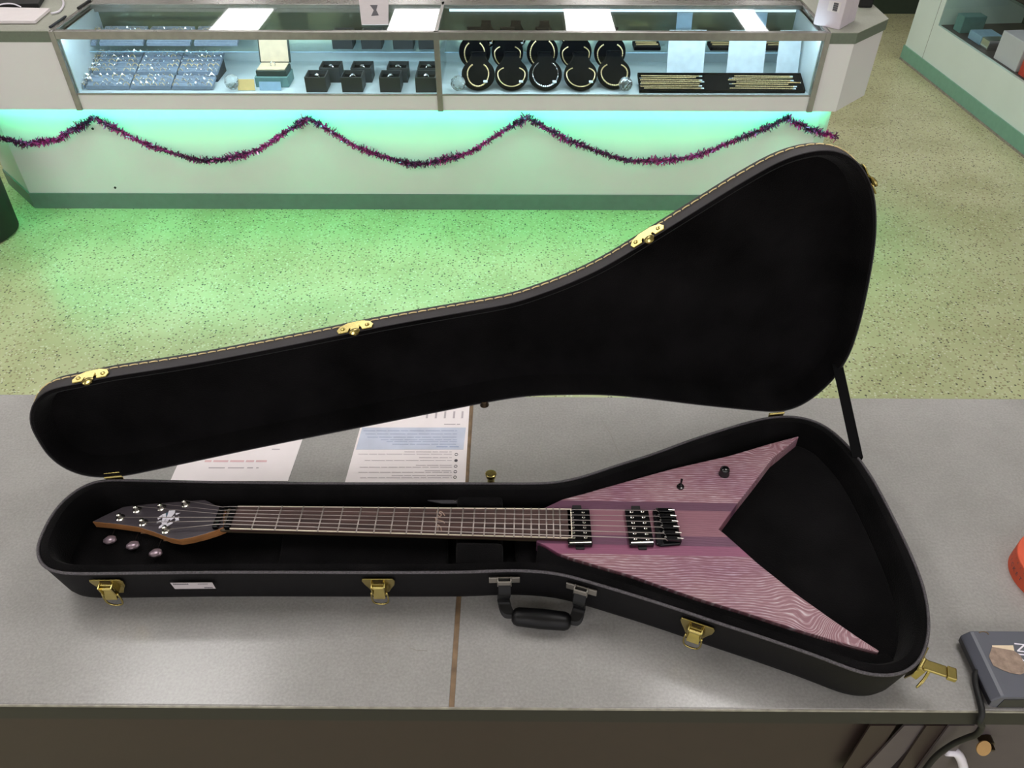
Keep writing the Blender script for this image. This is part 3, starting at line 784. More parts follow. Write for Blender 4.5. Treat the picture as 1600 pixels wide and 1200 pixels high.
MB().box((xg, .555, 0), (1.4, 1.09, ZN-.045)).build('cabinet_body', M['cabinet_grey'], nc)
# scratches
for pts in (((846, 690), (844, 705), (847, 717)), ((940, 655), (955, 680), (971, 717)), ((640, 1012), (651, 1016), (668, 1017))):
    MB().tube([G(u, v, ZN+.0001) for u, v in pts], .0004, 4).build('scratch', M['edge_lip'], nc)
# tan strip beside the papers along the seam
MB().prism([G(733, 640, ZN+.0002), G(737, 640, ZN+.0002), G(730, 762, ZN+.0002), G(726, 762, ZN+.0002)], (0, 0, .0004)).build('tape_strip', M['seam'], nc)
# stuff in the gap: leaning grey boards, lock with brass tag
for i, (ua, ub, m) in enumerate(((1352, 1300, 'cabinet_brown'), (1405, 1330, 'cabinet_grey'), (1440, 1385, 'cabinet_brown'), (1475, 1415, 'cabinet_grey'))):
    yy = .545-.004*i
    a, b = GY(ua+8, 1134, yy), GY(ub+8, 1215, yy); a2, b2 = GY(ua+48, 1134, yy), GY(ub+48, 1215, yy)
    tag(MB().prism([a, a2, b2, b], (0, .003, 0)).build('leaning_board', M[m], origin=b), 'thin %s board leaning under the counter edge, %s from the left' % (('brown', 'grey')[m == 'cabinet_grey'], ['first', 'second', 'third', 'fourth'][i]), 'board', 'leaning boards')
yl = .555
lk = GY(1540, 1152, yl)
kr = empty('key_tag', lk, 'brass key tag hanging from a dark key in the grey cabinet lock', 'key tag')
MB().cyl((lk.x-.002, yl, lk.z), (lk.x-.002, yl-.012, lk.z), .010, n=20).obox((lk.x-.004, yl-.016, lk.z), (.009, 0, 0), (0, .004, 0), (0, 0, .0025)).build('lock_key', M['brass_dark'], kr)
t = GY(1537, 1169, yl-.026)
MB().lathe([(.002, -.001), (.0115, -.001), (.0115, .001), (.002, .001)], t, axis=(.1, -.8, .6), n=28).build('brass_disc', M['tag'], kr)
pts = smoothloop([GY(*q, .535) for q in ((1478, 1174), (1494, 1176), (1503, 1190), (1508, 1215))], 6, False)
tag(MB().tube(pts, .007, 10).build('white_cable', M['logo_white'], smooth='all'), 'thick white cable under the counter at lower right', 'cable')

# papers on the counter
def sheet(name, corners, lab, th=.0006):
    c = [G(u, v, ZN+.0004) for u, v in corners]
    r = empty(name, (c[0]+c[2])/2, lab, 'paper')
    MB().prism(c, (0, 0, th)).build('sheet', M['paper'], r); return r
zp = ZN+.0011
r = sheet('paper', ((266, 752), (450, 752), (493, 628), (322, 628)), 'white notice sheet with faint red line, left of the two papers under the lid')
# the far ends of both sheets run on behind the open lid
def bar(mb, u0, v0, u1, v1, th):
    a, b = G(u0, v0, zp), G(u1, v1, zp); a.y = b.y = (a.y+b.y)/2
    mb.box((min(a.x, b.x), a.y-th, zp), (max(a.x, b.x), a.y+th, zp+.0002)); return mb
def wordline(mb, u0, u1, v, th, seed, gap=3.0):
    rn = random.Random(seed); u = u0
    while u < u1:
        wl = rn.uniform(8, 26); bar(mb, u, v, min(u+wl, u1), v, th); u += wl+gap
mb = MB(); wordline(mb, 320, 418, 720.5, .0022, 1); mb.build('red_print', M['ink_red'], r)
mb = MB(); wordline(mb, 326, 404, 731, .0014, 2, 5); wordline(mb, 425, 440, 702, .0012, 3); mb.build('print', M['ink'], r)
r = sheet('paper', ((539, 754), (727, 754), (734, 628), (574, 628)), 'white form with pale blue box, beside the counter seam under the lid')
e0, e1, e2, e3 = G(556, 702.5, zp), G(724, 702.5, zp), G(728, 668, zp), G(566, 668, zp)
MB().prism([e0, e1, e2, e3], (0, 0, .0001)).build('blue_box', M['ink_blue'], r)
zp += .0002
mb = MB()
for k, v in enumerate((673, 678, 683, 687, 690, 694)): wordline(mb, 568+k*(9 if k > 2 else 3), 714, v, .0006, 10+k, 2)
wordline(mb, 682, 717, 698, .0013, 17, 3); mb.build('blue_print', M['ink_blue_text'], r)
mb = MB()
wordline(mb, 694, 719, 663, .0011, 30, 2)
for k, v in enumerate((706, 709.5, 715, 719.5, 727, 730, 735.5, 738, 743, 746.5)): wordline(mb, (632, 560, 655, 570, 650, 562, 664, 560, 612, 563)[k], 706, v, .0005, 40+k, 2)
for k, u in enumerate((666, 680, 694, 708, 721)): bar(mb, u, 648, u+3, 648, .009)
mb.build('print', M['ink'], r)
mb = MB()
for k, (u, v) in enumerate(((713, 710), (712.5, 719.5), (712, 728.5), (711.5, 737), (711, 745.5))):
    c = G(u, v, zp)
    mb.tube([c+Vector((.0026*math.cos(a), .0026*math.sin(a), 0)) for a in [2*PI*i/14 for i in range(14)]], .0005, 4, closed=True)
    if k == 1: mb.cyl(c, c+Vector((0, 0, .0003)), .0022, n=12)
mb.build('radio_circles', M['ink_dark'], r)

# ------------------------------------------------------------------ guitar case
ZR = 1.0878
BASE = [(55.9,859.6),(63.4,883),(82.5,893.6),(110,897),(159,897),(231,896),(340,895),(445,895),(566,895.4),(720,895),(780,892.6),(819,892.6),(861,896),(888,901),(930,913),(990,931),(1050,950),(1126.7,975.8),(1203,1000.7),(1280,1027.5),(1341,1050.5),(1376,1057),(1406.5,1054.4),(1429.5,1043),(1445,1022),(1453,991),(1452.5,956.6),(1445,918),(1429.5,876),(1410,834),(1387,788),(1364,746),(1341,713),(1314.5,684.5),(1287.6,663.4),(1257,652),(1234,649.5),(1203,651),(1165,659.6),(1126.7,671),(1080,686),(1020,708),(960,727),(915,742),(885,749.5),(855,753.4),(810,754),(720,753.8),(524,753.8),(340,752),(252.5,750),(176,748.7),(154.7,750),(131,757.6),(108,772.5),(86.7,793.7),(72,817),(61,840.5)]
out = [Vector(G(u, v, ZR).xy) for u, v in BASE]
if area2(out) < 0: out = out[::-1]
out = relax(resample(smoothloop(out, 6), 360), 3)
def ring3(o2, d, z): return [Vector((p.x, p.y, z)) for p in inset2(o2, d)]
gc = empty('guitar_case', (0, .75, ZN), 'open black hard shell guitar case with brass latches on the grey counter', 'guitar case')
MB().loft([ring3(out, d, z) for d, z in ((.034, 1.0002), (.022, 1.002), (.0155, 1.008), (.012, 1.018), (.001, 1.082), (.001, 1.0855), (.008, 1.0855))], True, True).build('case_shell', M['tolex'], gc, smooth=True)
MB().tube(ring3(out, .0015, 1.0868), .0022, 8, closed=True).build('rim_piping', M['piping'], gc, smooth='all')
MB().loft([ring3(out, d, z) for d, z in ((.004, 1.0862), (.009, 1.0885), (.015, 1.088), (.020, 1.081), (.023, 1.06), (.027, 1.038), (.034, 1.0345))], False, True).build('plush_lining', M['plush'], gc, smooth=True)
# shell top is closed under the lining, so hollow it: the lining floor stands above the shell's top cap in the tray
sh = bpy.data.objects['case_shell']
bm = bmesh.new(); bm.from_mesh(sh.data); bm.faces.ensure_lookup_table()
caps = sorted([f for f in bm.faces if len(f.verts) > 100], key=lambda f: f.calc_center_median().z)
bmesh.ops.delete(bm, geom=[caps[-1]], context='FACES_ONLY'); bm.to_mesh(sh.data); bm.free()

# neck rest, accessory compartment, pull tab
ZF = 1.0785         # plane of the fretboard top
def gpoly(pts, z): return [G(u, v, z) for u, v in pts]
nr = MB()
nr.prism(gpoly(((714, 763), (784, 763), (786, 789), (714, 788)), 1.078), (0, 0, -.043))
nr.prism(gpoly(((712, 845), (786, 847), (786, 884), (712, 884)), 1.078), (0, 0, -.043))
nr.prism(gpoly(((714, 770), (784, 770), (786, 884), (712, 884)), 1.050), (0, 0, -.0155))
nr.build('neck_rest', M['plush'], gc, bevel=.006, segs=3)
ac = MB().prism(gpoly(((452, 775), (700, 777), (700, 905), (430, 905)), 1.044), (0, 0, -.0095)).build('storage_lid', M['plush'], gc, bevel=.003)
tp = gpoly(((664, 768), (716, 773), (718, 786), (690, 786), (666, 781)), 1.072)
MB().prism(tp, (0, 0, -.003)).build('pull_tab', M['felt_tab'], ac, bevel=.001)
MB().lathe([(.0005, 0), (.0012, .0005), (.0005, .001)], G(711, 783, 1.0725), n=8).build('tab_stud', M['steel'], ac)

inn_ = [p for p in inset2(out, .025)]
xs = G(800, 800, 1.05).x
pad = [p for p in inn_ if p.x > xs]
k0 = next(i for i in range(360) if inn_[i].x > xs and inn_[i-1].x <= xs)
pad = [inn_[(k0+j) % 360] for j in range(360) if inn_[(k0+j) % 360].x > xs]
MB().prism([Vector((p.x, p.y, 1.049)) for p in pad], (0, 0, -.0145)).build('body_padding', M['plush'], gc, bevel=.0085, segs=3)

# lid
h0, h1 = G(178, 747, ZR)+Vector((0, 0, .006)), G(1213, 648, ZR)+Vector((0, 0, .006))
ax = (h1-h0).normalized(); pp = Vector((ax.y, -ax.x, 0))
TH = math.radians(93.07)
up = pp*math.cos(TH)+Vector((0, 0, 1))*math.sin(TH)
dep = -pp*math.sin(TH)+Vector((0, 0, 1))*math.cos(TH)      # from the rim plane towards the lid's outer face
LID = [(68.7,612),(88.7,605.3),(123,599),(168.7,589),(296.7,569),(398,550),(480,533.7),(615.6,506.6),(790,475.6),(848,458),(906,435),(953,411.6),(1018,372),(1100,321),(1162,283),(1225,249),(1275,235),(1310,236),(1340,252),(1360,283),(1369,321),(1368,383),(1350,483),(1333,542),(1321,567),(1300,596),(1267,625),(1237.5,640),(1205,644),(1100,634),(1000,622),(940,617.5),(880,617.5),(820,620),(757,630),(600,661),(400,701),(240,735),(180,746),(136.7,745),(110,737),(88.7,725),(70,706.7),(56.7,685),(47,666.7),(46,645),(52,628)]
L2 = []
for u, v in LID:
    p = GP(u, v, h0, dep)-h0; L2.append(Vector((p.dot(ax), p.dot(up))))
if area2(L2) < 0: L2 = L2[::-1]
L2 = relax(resample(smoothloop(L2, 6), 360), 3)
DL = .036
def LP(p, d): return h0+ax*p.x+up*p.y+dep*d
def lring(d, z): return [LP(p, z) for p in inset2(L2, d)]
lid = MB().loft([lring(d, z) for d, z in ((.006, .0015), (.0, 0), (0, DL*.6), (.002, DL*.85), (.008, DL), (.016, DL+.002))], False, True).build('lid_shell', M['tolex_strip'], gc, smooth=True, fixn=True)
MB().loft([lring(d, z) for d, z in ((.001, .0005), (.006, -.001), (.010, .003), (.013, .014), (.020, .028), (.034, DL-.004))], False, True).build('lid_lining', M['plush'], lid, smooth=True, fixn=True)
# stitching
st = MB()
P = L2+[L2[0]]; acc = 0; s = 0
Ls = [0]
for a, b in zip(P, P[1:]): Ls.append(Ls[-1]+(b-a).length)
def at_len(t):
    import bisect
    t = t % Ls[-1]; j = min(bisect.bisect_right(Ls, t)-1, len(P)-2)
    return P[j].lerp(P[j+1], (t-Ls[j])/max(Ls[j+1]-Ls[j], 1e-9)), (P[j+1]-P[j]).normalized()
s = 0
while s < Ls[-1]-.006:
    pts = []
    for k in range(4):
        p, tn = at_len(s+.0115*k/3); nrm = Vector((tn.y, -tn.x)); bow = math.sin(PI*k/3)*.0012
        pts.append(LP(p+nrm*.0008, DL*.55+bow-.0006))
    st.tube(pts, .0009, 5); s += .0138
st.build('stitching', M['thread'], lid)

# frames along an outline: base wall and lid wall
def near_base(u, v, z):
    g = G(u, v, z).xy; i = min(range(len(out)), key=lambda k: (out[k]-g).length); t = (out[(i+3)%360]-out[i-3]).normalized()
    return Vector((out[i].x, out[i].y, 0)), Vector((t.x, t.y, 0)), Vector((t.y, -t.x, 0))   # point, tangent (ccw), outward
def P3(o, t, n, w_, a, b, c): return o+t*a+n*b+w_*c
BR = M['brass']
def latch(u, v, lab_out=False, z_top=1.077):
    o, t, n = near_base(u, v, ZR); tilt = .16
    dn = (Vector((0, 0, -1))-n*tilt).normalized(); nn2 = (n+Vector((0, 0, -tilt))).normalized()
    O = o+Vector((0, 0, z_top))+n*.0002
    def F(a, b, c): return O+t*a+dn*b+nn2*c       # along, down, out
    prof = [(-.021, 0), (.021, 0), (.0235, .006), (.022, .018), (.016, .030), (.012, .040), (-.012, .040), (-.015, .030), (-.020, .016), (-.0225, .006)]
    L = MB(); L.prism([F(a, b, .0002) for a, b in prof], nn2*.0022)
    pl = L.build('latch', BR, gc, bevel=.0008)
    MB().prism([F(-.0075, .003, .0025), F(.0075, .003, .0025), F(.006, .009, .0025), F(-.006, .009, .0025)], nn2*.0006).build('latch_slot', M['brass_dark'], pl)
    s = MB(); s.obox(F(0, .0095, .0042), t*.008, dn*.0012, nn2*.0022)
    for sx in (-1, 1): s.obox(F(sx*.0088, .019, .006), t*.0009, dn*.012, nn2*.006)
    s.build('latch_cheeks', BR, pl, bevel=.0004)
    if not lab_out:
        lv = MB().prism([F(-.0075, .019, .005), F(.0075, .019, .005), F(.0085, .036, .012), (F(-.0085, .036, .012))], nn2*.003)
        lv.cyl(F(-.010, .017, .006), F(.010, .017, .006), .0038, n=14).build('latch_lever', BR, pl, bevel=.0008)
        w2 = smoothloop([F(-.0105, .026, .010), F(-.0115, .040, .012), F(-.009, .052, .013), F(0, .056, .013), F(.009, .052, .013), F(.0115, .040, .012), F(.0105, .026, .010)], 4, False)
        MB().tube(w2, .0014, 8).build('latch_loop', BR, pl, smooth='all')
    else:
        h = (G(1495, 1042, 1.068)-G(1452, 1028, 1.070)).normalized()
        a0 = F(0, .010, .004)
        tl = Vector((-h.y, h.x, 0)).normalized()
        lv = MB().obox(a0+h*.016, tl*.0075, h*.015, Vector((0, 0, .003))).obox(a0+h*.037+Vector((0, 0, -.001)), tl*.0085, h*.006, Vector((0, 0, .0045)))
        lv.cyl(a0-t*.010, a0+t*.010, .0045, n=14).build('latch_lever', BR, pl, bevel=.002)
        w2 = smoothloop([a0+t*-.006+h*.012, a0+t*-.010+h*.012+Vector((0, 0, -.018)), a0+t*-.016+h*.010+Vector((0, 0, -.030)), a0+t*-.004+h*.014+Vector((0, 0, -.028)), a0+t*.004+h*.014+Vector((0, 0, -.004))], 4, False)
        MB().tube(w2, .0014, 8).build('latch_loop', BR, pl, smooth='all')
latch(158, 895); latch(592, 895); latch(1090, 963); latch(1446, 1018, True)
# sticker on the front wall
o, t, n = near_base(296, 896, ZR); dn = (Vector((0, 0, -1))-n*.16).normalized(); O = o+n*.0016+Vector((0, 0, 1.068))
sk = MB().prism([O-t*.029, O+t*.029, O+t*.0285+dn*.019, O-t*.0285+dn*.019], n*.0005).build('price_sticker', M['sticker'], gc)
sk['label'] = 'grey white sticker on the front wall'
mb = MB()
sg = 1
for a0, a1, b, hh in ((-.026, -.006, .004, .0018), (.008, .020, .004, .0008), (.014, .026, .0155, .0016)):
    k = a0
    while k < a1: mb.prism([O+t*k+dn*(b-hh)+n*.0006, O+t*(k+.0016)+dn*(b-hh)+n*.0006, O+t*(k+.0016)+dn*(b+hh)+n*.0006, O+t*k+dn*(b+hh)+n*.0006], n*.0002); k += .0024
mb.build('sticker_print', M['ink_dark'], sk)
# lid keepers
KR = []
def keeper(u, v):
    p = GP(u, v, h0, dep)-h0; q = Vector((p.dot(ax), p.dot(up)))
    i = min(range(360), key=lambda k: (L2[k]-q).length); c = L2[i]; tn = (L2[(i+3)%360]-L2[i-3]).normalized(); no = Vector((tn.y, -tn.x))
    T = ax*tn.x+up*tn.y; Nn = ax*no.x+up*no.y; O = LP(c, 0)+Nn*.0004
    def F(a, b, cc): return O+T*a+dep*b+Nn*cc
    prof = [(-.024, .001), (-.010, .001), (-.008, .008), (.008, .008), (.010, .001), (.024, .001), (.0265, .008), (.022, .017), (.010, .023), (-.010, .023), (-.022, .017), (-.0265, .008)]
    k = MB().prism([F(a, b, 0) for a, b in prof], Nn*.002).build('catch_plate', BR, lid, bevel=.0007)
    for sx in (-1, 1): k0 = MB().lathe([(.0035, 0), (.003, .0012), (.001, .0018)], F(sx*.0175, .009, .002), axis=Nn, n=12); k.data = k.data; KR.append((k0, k))
    MB().obox(F(0, .004, .002), T*.006, dep*.009, Nn*.0014).lathe([(.0075, -.001), (.0078, .0015), (.005, .003), (.001, .0035)], F(0, -.004, .002), axis=Nn, n=18).build('catch_hook', BR, k, smooth=True)
for u, v in ((142, 594), (558, 519), (1018, 371), (1362, 283)): keeper(u, v)
# rivets belong to the catch plates: same mesh, raised heads
for k0, k in KR:
    bm = bmesh.new(); bm.from_mesh(k.data); off = k.matrix_basis.translation.copy(); par = k.parent
    while par is not None: off += par.location; par = par.parent
    vs = [bm.verts.new(p-off) for p in k0.v]
    for f in k0.f: bm.faces.new([vs[i] for i in f])
    bm.to_mesh(k.data); bm.free()
# hinges
for u, v in ((178, 747), (1213, 648)):
    c = G(u, v, ZR)+Vector((0, 0, .003)); c = h0+ax*((c-h0).dot(ax))-Vector((0, 0, .003))
    m = MB().cyl(c-ax*.013, c+ax*.013, .0022, n=12)
    m.obox(c+Vector((0, 0, -.012))-pp*.001, ax*.013, pp*.001, Vector((0, 0, .011))).obox(c+up*.007+dep*.006, ax*.012, dep*.006, up*.0012)
    m.build('hinge', BR, gc, bevel=.0005)
c = G(767, 753, ZR); 
MB().cyl(c+Vector((0, .002, -.012)), c+Vector((0, .004, .006)), .0055, n=16).cyl(c+Vector((0, .004, .006)), c+Vector((0, .005, .014)), .0075, .009, n=16).build('back_hook', BR, gc, bevel=.0012)
p = GP(757, 628, h0, dep)
MB().cyl(p+dep*.004, p+dep*.004-up*.010, .006, .0075, n=16).build('back_catch', M['brass_dark'], lid, bevel=.001)
# stay strap
a, b = GP(1311, 572, h0, dep)+dep*.006, G(1340, 714, ZR+.001)
wv = rgt*.0085
MB().ribbon([a, a.lerp(b, .5), b, b+Vector((-.002, .0, -.03))], wv, Vector((0, .0008, 0))).build('stay_strap', M['strap'], gc)
# handle
br_pts = []
for u, v in ((790, 893), (906, 909)):
    o, t, n = near_base(u, v, ZR); O = o+Vector((0, 0, 1.072))+n*.002
    br_pts.append((O, t, n))
    MB().obox(O+n*.001, t*.0215, n*.0012, Vector((0, 0, .006))).obox(O+n*.004-t*.009, t*.001, n*.004, Vector((0, 0, .007))).obox(O+n*.004+t*.009, t*.001, n*.004, Vector((0, 0, .007))).obox(O+n*.008, t*.009, n*.001, Vector((0, 0, .006))).build('handle_bracket', M['bracket'], gc, bevel=.0008)
(O1, t1, n1), (O2, t2, n2) = br_pts
ga, gb = G(800, 962, 1.022), G(892, 971, 1.022)
hd = (gb-ga).normalized(); on_ = Vector((hd.y, -hd.x, 0))
path = smoothloop([O1+n1*.006+Vector((0, 0, .002)), O1+n1*.014+Vector((0, 0, -.014)), ga-hd*.012+Vector((0, .016, .012)), ga-hd*.004+Vector((0, .001, 0)), ga+hd*.012], 6, False)
def strap(path, wax):
    return MB().ribbon(path, wax, Vector((0, .0022, .0022))).build('handle_strap', M['handle_black'], gc, bevel=.001)
strap(path, t1*.0085)
path2 = smoothloop([O2+n2*.006+Vector((0, 0, .002)), O2+n2*.014+Vector((0, 0, -.014)), gb+hd*.012+Vector((0, .016, .012)), gb+hd*.004+Vector((0, .001, 0)), gb-hd*.012], 6, False)
strap(path2, t2*.0085)
m = MB(); R_ = []
for k, s_ in enumerate((0, .04, .1, .5, .9, .96, 1)):
    rad = (.007, .0115, .0135, .0145, .0135, .0115, .007)[k]; c = ga.lerp(gb, s_)+Vector((0, 0, -.001))
    R_.append([c+on_*(math.cos(x)*rad)+Vector((0, 0, 1))*(math.sin(x)*rad*.9) for x in [2*PI*j/20 for j in range(20)]])
m.loft(R_).build('handle_grip', M['handle_black'], gc, smooth=True, fixn=True)

# ------------------------------------------------------------------ guitar
ZB = 1.071
gt = empty('electric_guitar', (0.1, .74, 1.035), 'purple stained V shaped electric guitar lying in the open black case', 'electric guitar')
NC, BC = G(361, 808, ZF), G(1033, 820, ZF)
d = (BC-NC); d.z = 0; d.normalize(); lat = Vector((-d.y, d.x, 0))      # lat points away from the camera (+y)
SC = .648
def F2(s, l, z): q = NC+d*s+lat*l; return Vector((q.x, q.y, z))
def body_mat():
    m, t, b = nt('purple stained ash')
    geo = N(t, 'ShaderNodeTexCoord')
    def dot(vec):
        n = N(t, 'ShaderNodeVectorMath', operation='DOT_PRODUCT'); t.links.new(sub.outputs[0], n.inputs[0]); n.inputs[1].default_value = vec; return n.outputs['Value']
    sub = N(t, 'ShaderNodeVectorMath', operation='SUBTRACT'); t.links.new(geo.outputs['Object'], sub.inputs[0]); sub.inputs[1].default_value = tuple(NC)
    l = dot(tuple(lat)); s = dot(tuple(d))
    # coordinates stretched along the grain
    nv = N(t, 'ShaderNodeCombineXYZ')
    def mth(op, a, b_=None):
        n = N(t, 'ShaderNodeMath', operation=op)
        for i, x in enumerate((a, b_)):
            if x is None: continue
            if isinstance(x, (int, float)): n.inputs[i].default_value = x
            else: t.links.new(x, n.inputs[i])
        return n.outputs[0]
    t.links.new(mth('MULTIPLY', s, 7), nv.inputs[0]); t.links.new(mth('MULTIPLY', l, 42), nv.inputs[1])
    nz = N(t, 'ShaderNodeTexNoise'); nz.inputs['Scale'].default_value = 1.0; nz.inputs['Detail'].default_value = 3; t.links.new(nv.outputs[0], nz.inputs['Vector'])
    # cathedral figure grows towards the two wing tips
    far = N(t, 'ShaderNodeMapRange'); t.links.new(s, far.inputs[0]); far.inputs['From Min'].default_value = .74; far.inputs['From Max'].default_value = .90; far.inputs['To Min'].default_value = .0012; far.inputs['To Max'].default_value = .034; far.interpolation_type = 'SMOOTHSTEP'
    nb = N(t, 'ShaderNodeTexNoise'); nb.inputs['Scale'].default_value = 14; nb.inputs['Detail'].default_value = 1; t.links.new(sub.outputs[0], nb.inputs['Vector'])
    warp = mth('MULTIPLY', mth('SUBTRACT', nb.outputs['Fac'], .5), mth('MULTIPLY', far.outputs[0], 6))
    lw = mth('ADD', l, warp)
    wv = mth('SINE', mth('ADD', mth('MULTIPLY', lw, 1500), mth('MULTIPLY', nz.outputs['Fac'], 14)))
    fine = N(t, 'ShaderNodeTexNoise'); fine.inputs['Detail'].default_value = 2
    fv = N(t, 'ShaderNodeCombineXYZ'); t.links.new(mth('MULTIPLY', s, 60), fv.inputs[0]); t.links.new(mth('MULTIPLY', lw, 900), fv.inputs[1]); fine.inputs['Scale'].default_value = 1
    t.links.new(fv.outputs[0], fine.inputs['Vector'])
    line = N(t, 'ShaderNodeMapRange'); t.links.new(mth('ADD', mth('MULTIPLY', wv, .28), mth('MULTIPLY', fine.outputs['Fac'], 1.5)), line.inputs[0])
    line.inputs['From Min'].default_value = .60; line.inputs['From Max'].default_value = 1.25
    wing = N(t, 'ShaderNodeValToRGB'); e = wing.color_ramp.elements
    e[0].position = 0; e[0].color = lin((138, 96, 106)); e[1].position = 1; e[1].color = lin((202, 186, 192))
    x = wing.color_ramp.elements.new(.45); x.color = lin((160, 122, 130))
    t.links.new(line.outputs[0], wing.inputs[0])
    # darker purple clouds
    nc_ = N(t, 'ShaderNodeTexNoise'); nc_.inputs['Scale'].default_value = 9; t.links.new(sub.outputs[0], nc_.inputs['Vector'])
    cl = N(t, 'ShaderNodeMix', data_type='RGBA', blend_type='MULTIPLY'); cl.inputs[7].default_value = (.72, .52, .72, 1)
    mr = N(t, 'ShaderNodeMapRange'); t.links.new(nc_.outputs['Fac'], mr.inputs[0]); mr.inputs['From Min'].default_value = .45; mr.inputs['From Max'].default_value = .8
    t.links.new(mr.outputs[0], cl.inputs[0]); t.links.new(wing.outputs[0], cl.inputs[6])
    # centre block: laminations across the width
    cr = N(t, 'ShaderNodeValToRGB'); cr.color_ramp.interpolation = 'CONSTANT'
    def lv(v): return (Vector(G(950, v, ZB)-NC)).dot(lat)
    bounds = [lv(866), lv(851), lv(836), lv(796), lv(783)]
    lo, hi = bounds[0]-.002, bounds[-1]+.002
    mp = N(t, 'ShaderNodeMapRange'); t.links.new(l, mp.inputs[0]); mp.inputs['From Min'].default_value = lo; mp.inputs['From Max'].default_value = hi
    el = cr.color_ramp.elements; el[0].position = 0; el[0].color = lin((142, 84, 110))
    cols = [(138, 92, 108), (106, 68, 90), (142, 98, 108), (102, 66, 86)]
    el[1].position = 1; el[1].color = lin((98, 54, 88))
    for bnd, cc in zip(bounds[1:4], cols[1:]):
        x = el.new((bnd-lo)/(hi-lo)); x.color = lin(cc)
    t.links.new(mp.outputs[0], cr.inputs[0])
    cb = N(t, 'ShaderNodeMix', data_type='RGBA', blend_type='MULTIPLY'); cb.inputs[7].default_value = (.8, .68, .8, 1); t.links.new(nz.outputs['Fac'], cb.inputs[0]); t.links.new(cr.outputs[0], cb.inputs[6])
    inn = mth('MULTIPLY', mth('GREATER_THAN', l, bounds[0]), mth('LESS_THAN', l, bounds[-1]))
    fin = N(t, 'ShaderNodeMix', data_type='RGBA'); t.links.new(inn, fin.inputs[0]); t.links.new(cl.outputs[2], fin.inputs[6]); t.links.new(cb.outputs[2], fin.inputs[7])
    t.links.new(fin.outputs[2], b.inputs['Base Color']); b.inputs['Roughness'].default_value = .48
    bp = N(t, 'ShaderNodeBump'); bp.inputs['Strength'].default_value = .25; bp.inputs['Distance'].default_value = .0008; t.links.new(line.outputs[0], bp.inputs['Height']); t.links.new(bp.outputs[0], b.inputs['Normal'])
    return m
M['body'] = body_mat()
BODY = [(846,795.5),(879,780),(930,766),(990,749),(1050,732.5),(1140,712),(1200,694),(1247.5,681.5),(1248,683),(1207,716),(1180,751.6),(1153.5,785),(1130,817),(1123.5,827),(1133,834.5),(1184,880),(1241.7,926),(1295,964),(1340,995),(1374,1017),(1372,1019),(1318,1005),(1241.7,982),(1165,957),(1088,934),(1050,921),(990,900),(930,882.5),(890,870.5),(872,864),(852,852),(838,846)]
bp_ = [Vector(G(u, v, ZB).xy) for u, v in BODY]
if area2(bp_) < 0: bp_ = bp_[::-1]
# the body mesh keeps world coordinates so that the grain follows the neck axis
def body_ring(dd_, z): return [Vector((p.x, p.y, z)) for p in bp_]
body = MB().prism([Vector((p.x, p.y, ZB)) for p in bp_], (0, 0, -.036)).build('body', M['body'], gt, bevel=.0015, segs=2)
body.data.transform(Matrix.Translation(body.location+gt.location)); body.location = -gt.location
wl = [(840,850),(852,855),(872,867.5),(890,874),(930,886),(990,903.5),(1050,924.5),(1088,937.5),(1165,960.5),(1241.7,985.5),(1318,1008.5),(1371,1022),(1384,1019)]
a_ = [Vector(G(u, v, ZB).xy) for u, v in wl]
in2 = inset2(out, .0185)
ii = min(range(360), key=lambda k: (in2[k]-a_[-1]).length); jj = min(range(360), key=lambda k: (in2[k]-a_[0]).length+(10 if in2[k].y > .72 else 0))
seg = []; k = ii
while k != jj: seg.append(in2[k]); k = (k-1) % 360
seg.append(in2[jj])
if len(seg) > 180:
    seg = []; k = ii
    while k != jj: seg.append(in2[k]); k = (k+1) % 360
MB().prism([Vector((p.x, p.y, 1.0695)) for p in a_+seg], (0, 0, -.030)).build('wing_padding', M['plush'], gc, bevel=.0015)
# neck under the fretboard
wn, we = .0215, .0275
def neckring(s, w_, th):
    pts = []
    for k in range(9):
        a = PI*k/8; pts.append(F2(s, w_*math.cos(a), ZF-.006-th*math.sin(a)))
    return pts
MB().loft([neckring(s, w_, th) for s, w_, th in ((-.012, .0205, .014), (0, wn-.0005, .015), (.2, .0235, .016), (.40, .0255, .018), (.50, .0268, .022))]).build('neck', M['neck_shaded'], gt, smooth=True, fixn=True)
LE = .502
def wid(s): return wn+(we-wn)*s/LE
fb = MB().prism([F2(.004, wid(0)-.0015, ZF), F2(LE, wid(LE)-.0015, ZF), F2(LE, -wid(LE)+.0015, ZF), F2(.004, -wid(0)+.0015, ZF)], (0, 0, -.0015)).prism([F2(.004, wid(0)-.0002, ZF-.0015), F2(LE, wid(LE)-.0002, ZF-.0015), F2(LE, -wid(LE)+.0002, ZF-.0015), F2(.004, -wid(0)+.0002, ZF-.0015)], (0, 0, -.0045)).build('fretboard', M['rosewood'], gt)
m = MB()
for sg in (-1, 1): m.prism([F2(.004, sg*(wid(0)-.0015), ZF+.0001), F2(LE, sg*(wid(LE)-.0015), ZF+.0001), F2(LE, sg*wid(LE), ZF+.0001), F2(.004, sg*wid(0), ZF+.0001)], (0, 0, -.0016))
m.prism([F2(LE, wid(LE), ZF+.0001), F2(LE+.0016, wid(LE), ZF+.0001), F2(LE+.0016, -wid(LE), ZF+.0001), F2(LE, -wid(LE), ZF+.0001)], (0, 0, -.0062))
m.build('binding', M['binding'], fb)
for k in range(1, 25):
    s_ = SC*(1-2**(-k/12))
    MB().tube([F2(s_, wid(s_)*f_, ZF+.0003) for f_ in (-1, 1)], .0011, 8).build('fret', M['fret'], fb, smooth='all')
m = MB()
